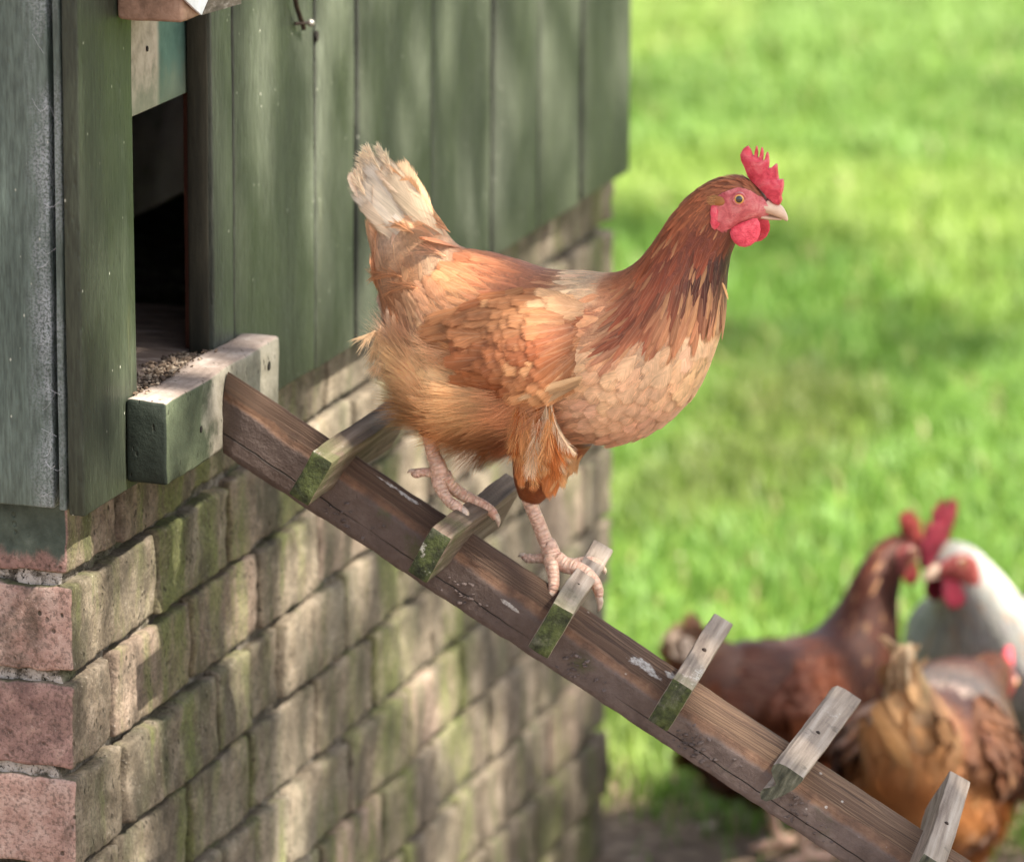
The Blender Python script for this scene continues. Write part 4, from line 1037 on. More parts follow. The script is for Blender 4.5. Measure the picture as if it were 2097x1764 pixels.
def make_bird(root, secs, colour, dens=1.0, fg=False, legs=None, wide=1.0, comb_scale=1.0, hackle=HACKLE, face=True, wing_col=None, comb_mat=None, thigh=0.018, face_mat=None):
    S = Surf(secs, 6 if fg else 4, 64 if fg else 40, thigh, wide)
    big = 1.0 / dens
    # ---- body: one mesh of trunk, neck, head and legs
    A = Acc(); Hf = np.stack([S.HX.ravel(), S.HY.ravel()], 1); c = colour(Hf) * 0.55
    fm = inside(FACE, Hf[:, 0], Hf[:, 1]) | (Hf[:, 0] > 1690) if face else np.zeros(len(Hf), bool)
    c[fm] = (0.62, 0.14, 0.16)
    A.add(S.P.reshape(-1, 3), S.faces(), np.concatenate([c, np.zeros((len(c), 1))], 1))
    LEG = (0.68, 0.46, 0.35); claws = []
    for ch in legs:
        kind, pts, rad = ch
        if kind == 'claw': claws.append((pts, rad))
        elif kind == 'thigh':
            P, r = smooth_path(pts, rad, 6); V, F, U = tube(P, r, 16)
            A.add(V, F, np.tile(np.array([*(lin((170, 92, 46)) * 0.5), 0.0]), (len(V), 1)), U)
        else: leg_chain(A, pts, np.array(rad) * 0.90, LEG)
    body = A.build('body', M_BODY, root)
    for pts, rad in claws:
        P, r = smooth_path(pts, rad, 5); V, F, U = tube(P, r, 8); mesh('claw', V, F, M_CLAW, root)
    # ---- head furniture
    cm = comb_mat or M_COMB
    if face:
        O = np.array(COMB)
        if comb_scale != 1.0: O = np.array([1680, 330]) + (O - np.array([1680, 330])) * comb_scale
        V, F = plate(S, densify(O, 12), 0.0030, 0.0, -0.0015); mesh('comb', V, F, cm, root)
        for s_ in (-1, 1):
            sy = lambda X, Y: -S.side_y(X, Y)
            if fg or comb_scale > 1 or True:
                fo = densify(FACE, 14); V, F = pad(S, fo, lambda X, Y: -S.side_y(X, Y) - 0.0008, 0.0012, (1, 0.9, 0.75, 0.6, 0.45, 0.3, 0.15), False)
                if s_ > 0: V = V * np.array([1, -1, 1]); F = [q[::-1] for q in F]
                mesh('face_skin', V, F, face_mat or M_FACE, root)
            W_ = np.array(WATT)
            if comb_scale != 1.0: W_ = np.array([1660, 380]) + (W_ - np.array([1660, 380])) * comb_scale
            dx = np.array([0, 0]) if s_ < 0 else np.array([6, 8])
            k = -0.0105
            V, F = pad(S, densify(W_ + dx, 14), lambda X, Y: k - 0.004 * np.clip((Y - 380) / 100, 0, 1) + 0 * X, 0.0022)
            if s_ > 0: V = V * np.array([1, -1, 1]); F = [q[::-1] for q in F]
            mesh('wattle', V, F, cm, root)
            if fg:
                ey = -S.side_y(1560, 350)[0] - 0.0016
                V, F = pad(S, densify(EARL, 10), lambda X, Y: -S.side_y(X, Y) - 0.0015, 0.0020)
                if s_ > 0: V = V * np.array([1, -1, 1]); F = [q[::-1] for q in F]
                mesh('earlobe', V, F, cm, root)
                O_ = densify(EARF, 8); V, F = pad(S, O_, lambda X, Y: -S.side_y(X, Y) - 0.0014, 0.0018, (1, 0.9, 0.75, 0.5, 0.25), False)
                if s_ > 0: V = V * np.array([1, -1, 1]); F = [q_[::-1] for q_ in F]
                AA = Acc(); AA.add(V, F, lin((186, 128, 78)))
                nE = 160; ia_ = rng.integers(0, len(V), nE); pe = V[ia_]; ne = np.tile(np.array([0.0, float(s_), 0.0]), (nE, 1)); de = np.tile(np.array([-1.0, 0, 0.05]), (nE, 1))
                strands(AA, pe, ne, de, 0.006, np.tile(lin((214, 164, 112)), (nE, 1)) * (0.7 + 0.6 * rng.random(nE))[:, None], 0.0003, 0.10, 0.0, 0.1)
                AA.build('ear_tuft', M_DOWN, root)
            # eye: ball set in the face with coloured iris
            eh = (1610, 292); ex, ez = h2l(*eh); yy = S.side_y(*eh)[0]
            R = 0.0052; n1, n2 = 26, 32; V = []; F = []; C = []
            dirv = np.array([0.18, -1.0, 0.06]); dirv /= np.linalg.norm(dirv)
            a_ = np.cross(dirv, [0, 0, 1]); a_ /= np.linalg.norm(a_); b_ = np.cross(a_, dirv)
            cen = np.array([ex - S.base[0], -yy + 0.0006, ez - S.base[2]])
            for i in range(n1 + 1):
                th = math.pi * i / n1 * 0.7
                for j in range(n2):
                    f_ = 2 * math.pi * j / n2; V.append(cen + R * (math.cos(th) * dirv + math.sin(th) * (math.cos(f_) * a_ + math.sin(f_) * b_)))
                    d = math.sin(th)
                    col = (0.004, 0.004, 0.005) if d < 0.45 else ((0.10, 0.045, 0.012) if d < 0.50 else ((0.78, 0.40, 0.09) if d < 0.74 else ((0.25, 0.10, 0.04) if d < 0.80 else (0.70, 0.42, 0.38))))
                    if th > 1.6: col = (0.70, 0.42, 0.38)
                    C.append((*col, 1))
            for i in range(n1):
                for j in range(n2): F.append([i * n2 + j, i * n2 + (j + 1) % n2, (i + 1) * n2 + (j + 1) % n2, (i + 1) * n2 + j])
            V = np.array(V)
            if s_ > 0: V = V * np.array([1, -1, 1])
            else: F = [q[::-1] for q in F]
            e = mesh('eye', V, F, M_EYE, root, True, C)
            if fg:   # pale fleshy ring round the eye
                pts = [cen + dirv * (R * 0.62) + (R * 0.80) * (math.cos(f_) * a_ * 1.06 + math.sin(f_) * b_) for f_ in np.linspace(0, 2 * math.pi, 25)]
                V, F, U = tube(pts, [0.00085] * 25, 8, False)
                if s_ > 0: V = V * np.array([1, -1, 1]); F = [q[::-1] for q in F]
                mesh('eyelid', V, F, M_FACE, e)
        # beak: upper and lower halves
        up = k2h([(1180, 700), (1185, 790)]) ; kk = lambda L_: [(*k2h([a])[0], *k2h([b])[0], w_) for a, b, w_ in L_]
        U_ = kk([((1290, 660), (1185, 780), 44), ((1345, 690), (1260, 800), 40), ((1390, 712), (1330, 818), 34), ((1420, 735), (1380, 838), 27), ((1450, 775), (1425, 858), 18), ((1474, 825), (1458, 874), 10), ((1484, 862), (1474, 878), 3)])
        Lw = kk([((1200, 785), (1200, 845), 36), ((1290, 812), (1270, 862), 28), ((1370, 836), (1350, 866), 18), ((1425, 856), (1415, 870), 6)])
        bk = None
        for LL, nm in ((U_, 'beak'), (Lw, 'lower_beak')):
            Q = Surf(LL, 5, 20, 0.0, 1.0); o = mesh(nm, Q.P.reshape(-1, 3), Q.faces(), M_BEAK, root if bk is None else bk)
            bk = bk or o
    # ---- plumage
    q = S.sample(int(60000 if fg else 30000)); H = q['H']; X, Y = H[:, 0], H[:, 1]
    hk = inside(hackle, X, Y); fm = (inside(FACE, X, Y) | (X > 1695)) if face else (X > 9999)
    head = hk & (X > 1440) & (Y < 420)
    tail = (X < 520) & (Y < 800) & (X * 0.5 + Y < 900)
    tailtip = tail & (Y < 330)
    fl = (~tail) & (~hk) & (Y > 840 + 0.10 * np.abs(X - 500)) & (X < 1010) & ~((Y < 1010) & (X > 640))
    br = (~hk) & (~tail) & (~fl) & (X > 1000) & (Y > 640)
    back = ~(hk | tail | fl | br)
    sp = np.full(len(X), 0.0075); sp[hk] = 0.0043; sp[head] = 0.0026; sp[tail] = 0.0125; sp[br] = 0.0092; sp[fl] = 0.0080; sp[back] = 0.0078
    sp *= big; ok = ~fm
    for k_ in q: q[k_] = q[k_][ok]
    reg = [m_[ok] for m_ in (hk, head, tail, fl, br, back)]; sp = sp[ok]
    kp = poisson(q['P'], sp); q = {k_: v[kp] for k_, v in q.items()}; hk, head, tail, fl, br, back = [m_[kp] for m_ in reg]
    C = colour(q['H']); n = len(C)
    C = C * (0.90 + 0.20 * rng.random(n))[:, None] * (1 + 0.06 * (rng.random((n, 3)) - 0.5))
    pal = rng.random(n); lift_c = (hk & (pal < 0.10)); C[lift_c] = C[lift_c] * 0.5 + lin((226, 170, 120)) * 0.45
    dk = hk & (pal > 0.86); C[dk] *= 0.65
    G = np.array([0, 0, -1.0])
    def sub(m_): return q['P'][m_], q['N'][m_], q['D'][m_]
    A = Acc()
    P, N, D = sub(br); Dd = D + G * 0.15; Dd -= N * (Dd * N).sum(1, keepdims=True); Dd /= np.linalg.norm(Dd, axis=1, keepdims=True)
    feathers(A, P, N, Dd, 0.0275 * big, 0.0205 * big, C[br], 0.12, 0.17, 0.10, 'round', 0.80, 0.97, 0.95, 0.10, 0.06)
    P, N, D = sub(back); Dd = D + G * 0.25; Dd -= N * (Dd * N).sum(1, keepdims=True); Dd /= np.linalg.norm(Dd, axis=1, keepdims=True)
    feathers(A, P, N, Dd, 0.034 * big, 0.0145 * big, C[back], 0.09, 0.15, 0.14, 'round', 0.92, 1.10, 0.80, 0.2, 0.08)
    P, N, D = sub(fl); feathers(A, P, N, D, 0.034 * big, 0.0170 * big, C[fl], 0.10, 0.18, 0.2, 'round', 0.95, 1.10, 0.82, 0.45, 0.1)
    P, N, D = sub(tail); Dd = D + N * 0.05
    hy = q['H'][tail][:, 1]
    tk = q['H'][tail][:, 1] > 300
    tl = np.hypot(q['H'][tail][:, 0] - 95, hy - 150) * 2.03e-4
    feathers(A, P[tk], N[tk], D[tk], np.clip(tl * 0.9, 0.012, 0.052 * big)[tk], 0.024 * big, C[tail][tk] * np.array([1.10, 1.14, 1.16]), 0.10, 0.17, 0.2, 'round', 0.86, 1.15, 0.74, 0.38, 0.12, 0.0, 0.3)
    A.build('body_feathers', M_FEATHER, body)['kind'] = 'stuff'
    A = Acc()
    m_ = hk & ~head; P, N, D = sub(m_); hx = q['H'][m_]
    s_ = np.clip((hx[:, 1] - 300) / 400, 0, 1)
    feathers(A, P, N, D, (0.020 + 0.020 * s_) * big, (0.0045 + 0.0035 * s_) * big, C[m_], 0.11, 0.14, 0.18, 'lance', 0.80, 1.22, 0.62, 0.16)
    P, N, D = sub(head); feathers(A, P, N, D, 0.0115 * big, 0.0030 * big, C[head], 0.10, 0.14, 0.15, 'lance', 0.85, 1.15, 0.7, 0.2)
    A.build('neck_feathers', M_FEATHER, body)['kind'] = 'stuff'
    # loose barbs and down
    A = Acc()
    q2 = S.sample(int(70000 * dens ** 2)); X, Y = q2['H'][:, 0], q2['H'][:, 1]
    f2 = (Y > 850) & (X < 1000) & ~((Y < 1010) & (X > 640)); t2 = (X < 520) & (X * 0.5 + Y < 900); f2 &= ~t2
    o2 = (~f2) & ~(inside(FACE, X, Y) | (X > 1560) | inside(hackle, X, Y)) & (rng.random(len(X)) < 0.30)
    Cc = colour(q2['H'])
    cn = np.array([mnoise.noise(Vector(p) * 38) for p in q2['P']]); Cc = Cc * (1.06 + 0.40 * cn)[:, None]
    strands(A, q2['P'][f2], q2['N'][f2], q2['D'][f2], 0.026 * (0.6 + 0.4 * big), Cc[f2], 0.00045 * big, 0.32, 0.25, 0.85)
    strands(A, q2['P'][o2], q2['N'][o2], q2['D'][o2], 0.0125, Cc[o2] * 1.02, 0.00030 * big, 0.075, 0.03, 0.10)
    # rim of fluff under the vent
    A.build('down_feathers', M_DOWN, body)['kind'] = 'stuff'
    # ---- wings
    up = catmull(np.array([(1075, 690), (960, 655), (800, 645), (650, 672), (500, 722), (350, 792)], float), 8); lo = catmull(np.array([(1075, 930), (1000, 985), (880, 1012), (700, 975), (540, 905), (350, 808)], float), 8)
    nA, nB = len(up), 14
    wc = wing_col if wing_col is not None else (lin((160, 90, 52)) * 0.92, lin((210, 154, 106)) * 1.0)
    for s_ in (-1, 1):
        V = np.empty((nA, nB, 3)); Hh = np.empty((nA, nB, 2))
        for i in range(nA):
            a = i / (nA - 1)
            for j in range(nB):
                b = j / (nB - 1); Hh[i, j] = up[i] * (1 - b) + lo[i] * b
        yy = S.side_y(Hh[:, :, 0].ravel(), Hh[:, :, 1].ravel()).reshape(nA, nB)
        ab = np.linspace(0, 1, nA)[:, None]; bb = np.linspace(0, 1, nB)[None]
        bul = 0.003 + 0.013 * np.sin(np.pi * np.clip(bb, 0, 1)) ** 0.6 * (0.35 + 0.65 * np.sin(np.pi * np.clip(ab * 0.9 + 0.06, 0, 1)))
        bul = bul * (lambda t_: t_ * t_ * (3 - 2 * t_))(np.clip(ab * 2.6, 0.0, 1)) - 0.002 * np.clip(1 - ab * 6, 0, 1)
        Xx, Zz = h2l(Hh[:, :, 0], Hh[:, :, 1]); V[:, :, 0] = Xx - S.base[0]; V[:, :, 2] = Zz - S.base[2]; V[:, :, 1] = s_ * (yy * 0.985 + bul)
        F = [[i * nB + j, i * nB + j + 1, (i + 1) * nB + j + 1, (i + 1) * nB + j] for i in range(nA - 1) for j in range(nB - 1)]
        if s_ > 0: F = [f[::-1] for f in F]
        A = Acc(); A.add(V.reshape(-1, 3), F, np.array([*(wc[0] * 0.5), 0.3]))
        du = np.gradient(V, axis=0); dv = np.gradient(V, axis=1); N = np.cross(dv, du); N /= np.linalg.norm(N, axis=2, keepdims=True); N *= np.sign(N[:, :, 1] * s_)[:, :, None]
        Dr = du / np.linalg.norm(du, axis=2, keepdims=True)
        # coverts
        st = (1.0 / 30) * big ** 0.9; pos = []
        a = 0.0; r_ = 0
        while a < 0.56:
            nb = max(3, int(13 / big * (1 - 0.62 * a)))
            for j in range(nb):
                b = (j + 0.5 * (r_ % 2) + 0.3) / nb + random.uniform(-0.03, 0.03)
                if b < 0.99: pos.append((a + random.uniform(-0.008, 0.008), max(0.01, b)))
            a += st * (1.0 if a < 0.4 else 1.5); r_ += 1
        pos = np.array(pos); ia = np.clip((pos[:, 0] * (nA - 1)), 0, nA - 1.001); ib = np.clip(pos[:, 1] * (nB - 1), 0, nB - 1.001); i0 = ia.astype(int); j0 = ib.astype(int)
        fa = (ia - i0)[:, None]; fb = (ib - j0)[:, None]
        bl = lambda Q: (Q[i0, j0] * (1 - fa) + Q[i0 + 1, j0] * fa) * (1 - fb) + (Q[i0, j0 + 1] * (1 - fa) + Q[i0 + 1, j0 + 1] * fa) * fb
        Pp, Nn, Dd = bl(V), bl(N), bl(Dr); Dd /= np.linalg.norm(Dd, axis=1, keepdims=True); Nn /= np.linalg.norm(Nn, axis=1, keepdims=True)
        dn = Dd + np.array([0, 0, -0.25]) * (1 - pos[:, 0])[:, None]; Dd = dn - Nn * (dn * Nn).sum(1, keepdims=True); Dd /= np.linalg.norm(Dd, axis=1, keepdims=True)
        pn = np.array([mnoise.noise(Vector((a_ * 5.5, b_ * 3.0, 2.0))) for a_, b_ in pos]); k = np.clip(0.26 + 0.62 * pn + 0.16 * (rng.random(len(pos)) - 0.5) + 0.45 * (pos[:, 1] > 0.8) * (pos[:, 0] < 0.3), 0, 1)[:, None]
        k = np.where(rng.random(len(pos))[:, None] < 0.04, 0.85, k)
        cc = wc[0] * (1 - k) + wc[1] * k; cc = cc * (0.88 + 0.2 * rng.random(len(pos)))[:, None]
        if fg:
            sun_dapple = (pos[:, 1] < 0.14) & (pos[:, 0] < 0.18); cc[sun_dapple] = cc[sun_dapple] * 0.6 + lin((238, 204, 158)) * 0.4  # same painted sun dapple, carried onto the wing's upper front
        feathers(A, Pp + Nn * 0.0012, Nn, Dd, (0.032 + 0.026 * pos[:, 0]) * big, (0.0165 + 0.002 * pos[:, 0]) * big, cc, 0.07, 0.08, 0.12, 'round', 0.92, 1.30, 0.66, 0.16, 0.06)
        wg = A.build('wing', M_FEATHER, root)
        # flight feathers, folded one under the other toward the tip
        for f_ in range(9 if fg else 5):
            t = f_ / (8 if fg else 4); b = 0.06 + 0.90 * t; a = 0.40 - 0.10 * t
            i0 = int(a * (nA - 1)); j0 = int(b * (nB - 1)); ti = min(nA - 1, int((0.985 - 0.10 * abs(t - 0.4)) * (nA - 1))); tj = int((0.25 + 0.55 * t) * (nB - 1))
            p0 = V[i0, j0] + N[i0, j0] * (0.0016 + 0.0022 * (1 - t)); p1 = V[ti, tj] + N[ti, tj] * (0.0030 + 0.0020 * (1 - t)); d = p1 - p0; Lf = np.linalg.norm(d); d /= Lf
            A2 = Acc(); nn = N[i0, j0] - d * np.dot(N[i0, j0], d); nn /= np.linalg.norm(nn)
            col = (wc[0] * (0.55 - 0.3 * t) + wc[1] * (0.45 + 0.3 * t)) * random.uniform(0.85, 1.05)
            feathers(A2, p0[None], nn[None], d[None], Lf * 1.02, 0.0205, col[None], 0.03, -0.0 + 0.03, 0.10, 'blade', 0.9, 1.15, 0.85, 0.02, 0.05)
            A2.build('flight_feather', M_FEATHER, wg)
        if fg:   # pale primaries showing under the front edge of the folded wing
            for f_ in range(4):
                h0 = np.array([1085 - 6 * f_, 938 + 10 * f_]); h1 = np.array([812 + 30 * f_, 1012 + 7 * f_])
                xa, za = h2l(*h0); xb, zb = h2l(*h1); ya = s_ * (S.side_y(*h0)[0] + 0.009 - 0.001 * f_); yb = s_ * (S.side_y(*h1)[0] + 0.016 - 0.0012 * f_)
                p0 = np.array([xa - S.base[0], ya, za - S.base[2]]); p1 = np.array([xb - S.base[0], yb, zb - S.base[2]]); d = p1 - p0; Lf = np.linalg.norm(d); d /= Lf
                nn = np.array([0, s_, 0.25]); nn = nn - d * np.dot(nn, d); nn /= np.linalg.norm(nn); A2 = Acc()
                feathers(A2, p0[None], nn[None], d[None], Lf, 0.0075, (lin((228, 184, 136)) * (0.95 - 0.1 * f_))[None], 0.02, 0.04, 0.12, 'blade', 0.92, 1.1, 0.8, 0.01, 0.04, 0.04 * s_)
                A2.build('flight_feather', M_FEATHER, wg)
    return S, body

def tail_fan(root, body, S, tips, roots, cols, width, n_side=None):
    """main tail feathers, each a part"""
    for i, (tp, rt, c_) in enumerate(zip(tips, roots, cols)):
        for s_ in (-1, 1):
            y0 = s_ * (0.004 + 0.0008 * (i % 5)); y1 = s_ * (0.0035 + 0.0010 * (i % 7))
            xa, za = h2l(*rt); xb, zb = h2l(*tp); p0 = np.array([xa - S.base[0], y0, za - S.base[2]]); p1 = np.array([xb - S.base[0], y1, zb - S.base[2]])
            d = p1 - p0; Lf = np.linalg.norm(d); d /= Lf; nn = np.array([0.25, s_, 0.15]); nn = nn - d * np.dot(nn, d); nn /= np.linalg.norm(nn); A2 = Acc()
            feathers(A2, p0[None], nn[None], d[None], Lf, width, np.asarray(c_)[None], 0.05, 0.06, 0.12, 'blade', 0.93, 1.04, 0.62, 0.0, 0.04, 0.04 * s_, 0.02)
            A2.build('tail_feather', M_FEATHER, root)

# ---- the hen walking down the ramp
HEN = empty('hen', tuple(HEN_BASE), 'ginger brown hen with cream tail stepping down the wooden ramp', 'hen')
def z2(x, y): return (980 + x / 4.993) * .81875, (1150 + y / 4.993) * .81875
def z3(x, y): return (1280 + x / 4.767) * .81875, (1350 + y / 4.767) * .81875
def pt(uv, y): return at(uv[0], uv[1], 1, y) - HEN_BASE
legs = []
mm = 0.001
yn = 0.172
legs.append(('thigh', [pt((905, 800), yn + 0.004), pt((888, 850), yn), pt((877, 890), yn)], [0.016, 0.012, 0.0075]))
legs.append(('shank', [pt((876, 860), yn), pt((880, 895), yn), pt((887, 930), yn), pt(z2(555, 20), yn), pt(z2(590, 130), yn), pt(z2(620, 235), yn)], [9.0 * mm, 6.4 * mm, 6.3 * mm, 6.9 * mm, 8.0 * mm, 7.6 * mm]))
legs.append(('toe', [pt(z2(560, 150), yn), pt(z2(470, 155), yn), pt(z2(380, 150), yn), pt(z2(300, 165), yn), pt(z2(245, 150), yn)], [6.0 * mm, 4.3 * mm, 3.9 * mm, 4.3 * mm, 2.4 * mm]))
legs.append(('claw', [pt(z2(290, 140), yn), pt(z2(235, 135), yn), pt(z2(190, 155), yn)], [2.2 * mm, 1.6 * mm, 0.4 * mm]))
legs.append(('toe', [pt(z2(585, 200), yn), pt(z2(590, 300), yn - .004), pt(z2(640, 410), yn - .007), pt(z2(720, 520), yn - .010), pt(z2(810, 580), yn - .012), pt(z2(890, 640), yn - .012)], [7.0 * mm, 6.3 * mm, 5.2 * mm, 4.8 * mm, 4.8 * mm, 3.6 * mm]))
legs.append(('claw', [pt(z2(870, 610), yn - .012), pt(z2(915, 655), yn - .0125), pt(z2(920, 700), yn - .013), pt(z2(900, 748), yn - .013)], [3.2 * mm, 3.2 * mm, 2.2 * mm, 0.5 * mm]))
legs.append(('toe', [pt(z2(650, 190), yn), pt(z2(720, 300), yn + .005), pt(z2(830, 400), yn + .011), pt(z2(970, 480), yn + .017), pt(z2(1120, 555), yn + .022), pt(z2(1240, 640), yn + .024), pt(z2(1300, 730), yn + .024)], [7.0 * mm, 6.3 * mm, 5.8 * mm, 5.4 * mm, 5.0 * mm, 4.6 * mm, 3.0 * mm]))
legs.append(('claw', [pt(z2(1290, 680), yn + .024), pt(z2(1325, 755), yn + .024), pt(z2(1328, 832), yn + .024)], [2.8 * mm, 2.2 * mm, 0.4 * mm]))
yf = 0.205
legs.append(('thigh', [pt((1130, 880), yf + .002), pt((1112, 935), yf + .001), pt((1095, 985), yf), pt((1084, 1022), yf)], [0.034, 0.026, 0.018, 0.009]))
legs.append(('shank', [pt((1078, 990), yf), pt((1086, 1030), yf), pt((1102, 1070), yf), pt((1118, 1110), yf), pt(z3(440, 60), yf), pt(z3(470, 170), yf - .001), pt(z3(520, 270), yf - .002)], [9.5 * mm, 6.6 * mm, 6.3 * mm, 6.4 * mm, 7.2 * mm, 8.3 * mm, 7.5 * mm]))
legs.append(('toe', [pt(z3(420, 210), yf), pt(z3(340, 215), yf), pt(z3(260, 220), yf), pt(z3(190, 215), yf), pt(z3(120, 190), yf)], [6.0 * mm, 4.4 * mm, 4.0 * mm, 4.2 * mm, 2.2 * mm]))
legs.append(('claw', [pt(z3(150, 185), yf), pt(z3(105, 180), yf), pt(z3(75, 195), yf)], [2.2 * mm, 1.7 * mm, 0.5 * mm]))
legs.append(('toe', [pt(z3(460, 230), yf - .004), pt(z3(480, 330), yf - .010), pt(z3(495, 440), yf - .016), pt(z3(497, 550), yf - .021), pt(z3(475, 650), yf - .024)], [7.0 * mm, 6.0 * mm, 5.2 * mm, 4.7 * mm, 3.4 * mm]))
legs.append(('claw', [pt(z3(480, 620), yf - .024), pt(z3(465, 690), yf - .025), pt(z3(438, 768), yf - .026)], [3.2 * mm, 2.6 * mm, 0.4 * mm]))
legs.append(('toe', [pt(z3(530, 220), yf - .002), pt(z3(640, 300), yf - .003), pt(z3(760, 330), yf - .004), pt(z3(880, 390), yf - .005), pt(z3(980, 490), yf - .006), pt(z3(1030, 600), yf - .006), pt(z3(1040, 690), yf - .006)], [7.5 * mm, 7.0 * mm, 6.6 * mm, 6.0 * mm, 5.3 * mm, 4.6 * mm, 3.2 * mm]))
legs.append(('claw', [pt(z3(1035, 670), yf - .006), pt(z3(1050, 740), yf - .007), pt(z3(1045, 800), yf - .008), pt(z3(1025, 852), yf - .008)], [3.2 * mm, 2.8 * mm, 1.8 * mm, 0.4 * mm]))
legs.append(('toe', [pt(z3(600, 270), yf + .002), pt(z3(720, 285), yf + .010), pt(z3(840, 260), yf + .017), pt(z3(940, 255), yf + .022), pt(z3(1030, 295), yf + .025), pt(z3(1085, 350), yf + .026)], [6.5 * mm, 5.2 * mm, 4.7 * mm, 4.6 * mm, 4.3 * mm, 3.0 * mm]))
legs.append(('claw', [pt(z3(1075, 330), yf + .026), pt(z3(1102, 365), yf + .026), pt(z3(1105, 410), yf + .026)], [2.6 * mm, 2.0 * mm, 0.4 * mm]))
S, BODY = make_bird(HEN, HEN_SECS, hen_colour, 1.0, True, legs)
tips = [(128, 100), (106, 118), (92, 142), (84, 168), (76, 198), (72, 228), (84, 258), (108, 290), (150, 112), (178, 132)]
rts = [(400, 500), (392, 510), (384, 520), (376, 530), (368, 540), (360, 552), (352, 566), (346, 584), (412, 492), (424, 486)]
cl = [lin(c_) * .88 for c_ in ((238, 224, 202), (240, 228, 210), (236, 220, 196), (240, 228, 212), (236, 220, 198), (238, 224, 206), (230, 206, 178), (226, 198, 166), (234, 214, 186), (230, 206, 174), (226, 198, 164), (222, 190, 152), (216, 182, 142))]
tail_fan(HEN, BODY, S, tips, rts, cl, 0.0215)

def hang(A, h0, h1, y, W, col, bend, s_=-1):
    xa, za = h2l(*h0); xb, zb = h2l(*h1); p0 = np.array([xa - S.base[0], y, za - S.base[2]]); p1 = np.array([xb - S.base[0], y - 0.004, zb - S.base[2]])
    d = p1 - p0; L = np.linalg.norm(d); d /= L; nn = np.array([0.2, -1, 0.1]); nn = nn - d * np.dot(nn, d); nn /= np.linalg.norm(nn)
    feathers(A, p0[None], nn[None], d[None], L, W, np.asarray(col)[None], 0.05, 0.05, 0.2, 'lance', 0.9, 1.1, 0.85, 0.02, 0.3, bend)
# plumes hanging in front of the near thigh, and feathers of the far thigh
A = Acc(); random.seed(5)
pale = lin((244, 220, 190)); tan = lin((222, 168, 114)); gin = lin((200, 122, 66))
sy = lambda a, b: -float(S.side_y(a, b)[0])
for i in range(60):
    x0 = random.uniform(760, 960); y0 = random.uniform(1170, 1330); x1 = x0 + random.uniform(-50, 30) - (x0 - 850) * 0.25; y1 = min(1500, y0 + random.uniform(110, 190))
    hang(A, (x0, y0), (x1, y1), 0.001 - random.uniform(0.018, 0.030) * (1 - max(0, (y0 - 1200) / 260)), random.uniform(0.009, 0.016), gin * random.uniform(.9, 1.1) if random.random() < 0.75 else tan, random.uniform(-0.2, 0.2))
for i in range(26):
    x0 = random.uniform(880, 985); y0 = random.uniform(1230, 1340); x1 = x0 + random.uniform(-80, -10); y1 = y0 + random.uniform(100, 160)
    hang(A, (x0, y0), (x1, y1), 0.006 + random.uniform(-0.02, 0.01), random.uniform(0.006, 0.010), tan * random.uniform(.75, 1.05), random.uniform(-0.2, 0.2))
A.build('thigh_feathers', M_FEATHER, BODY)['kind'] = 'stuff'
def plumes(specs, name):
    """soft plumes: a curved shaft with fine barbs on both sides"""
    A = Acc()
    for (h0, h1, y0, y1, bw, c_, bend) in specs:
        xa, za = h2l(*h0); xb, zb = h2l(*h1); p0 = np.array([xa - S.base[0], y0, za - S.base[2]]); p1 = np.array([xb - S.base[0], y1, zb - S.base[2]])
        d = p1 - p0; L = np.linalg.norm(d); d /= L; nn = np.array([0.2, -1, 0.15]); nn -= d * np.dot(nn, d); nn /= np.linalg.norm(nn); sd_ = np.cross(d, nn)
        nb = 130; t = np.sort(rng.random(nb)); base_ = p0 + d[None] * (L * t)[:, None] + sd_[None] * (L * bend * t * t)[:, None]
        tg = d[None] + sd_[None] * (2 * bend * t)[:, None]; tg /= np.linalg.norm(tg, axis=1, keepdims=True); side = np.where(rng.random(nb) < 0.5, -1.0, 1.0)
        D_ = tg * 1.0 + sd_[None] * (side * 0.28)[:, None]; D_ /= np.linalg.norm(D_, axis=1, keepdims=True)
        strands(A, base_, np.repeat(nn[None], nb, 0), D_, bw * np.sin(np.pi * np.clip(0.12 + 0.80 * t, 0, 1)), np.repeat(np.asarray(c_)[None], nb, 0) * (0.85 + 0.3 * rng.random(nb))[:, None], 0.00042, 0.10, 0.12, 0.10)
        P_, r_ = smooth_path([p0, p0 + d * L * .5 + sd_ * L * bend * .25, p0 + d * L + sd_ * L * bend], [0.0004, 0.0003, 0.0001], 5); V, F, U = tube(P_, r_, 5); A.add(V, F, np.asarray(c_) * 1.05)
    A.build(name, M_DOWN, BODY)['kind'] = 'stuff'
sp_ = []
for i in range(46):
    x0 = random.uniform(800, 965); y0 = random.uniform(1035, 1150); y1 = y0 + random.uniform(120, 230); x1 = x0 + random.uniform(-50, 30)
    c_ = pale * random.uniform(.95, 1.1) if (random.random() < 0.5 and x0 > 865) else (tan * random.uniform(.95, 1.2) if random.random() < 0.6 else gin)
    sp_.append(((x0, y0), (x1, y1), sy(x0, min(y0, 1150)) - random.uniform(0.0, 0.004) - (0.004 if x0 > 875 else 0), sy(x0, min(y0, 1150)) + random.uniform(-0.002, 0.012) - (0.003 if x0 > 875 else 0), random.uniform(0.012, 0.022), c_, random.uniform(-0.45, 0.20)))
plumes(sp_, 'plumes')
sp_ = []
for i in range(18):      # pale fluff under the tail and round the vent
    x0 = random.uniform(190, 300); y0 = random.uniform(790, 930); x1 = max(172, x0 - random.uniform(10, 60)); y1 = y0 + random.uniform(10, 110); yy_ = random.uniform(-0.028, 0.02)
    sp_.append(((x0, y0), (x1, y1), yy_, yy_ * 1.1, random.uniform(0.012, 0.020), lin((238, 206, 166)) * random.uniform(.85, 1.05), random.uniform(-0.2, 0.2)))
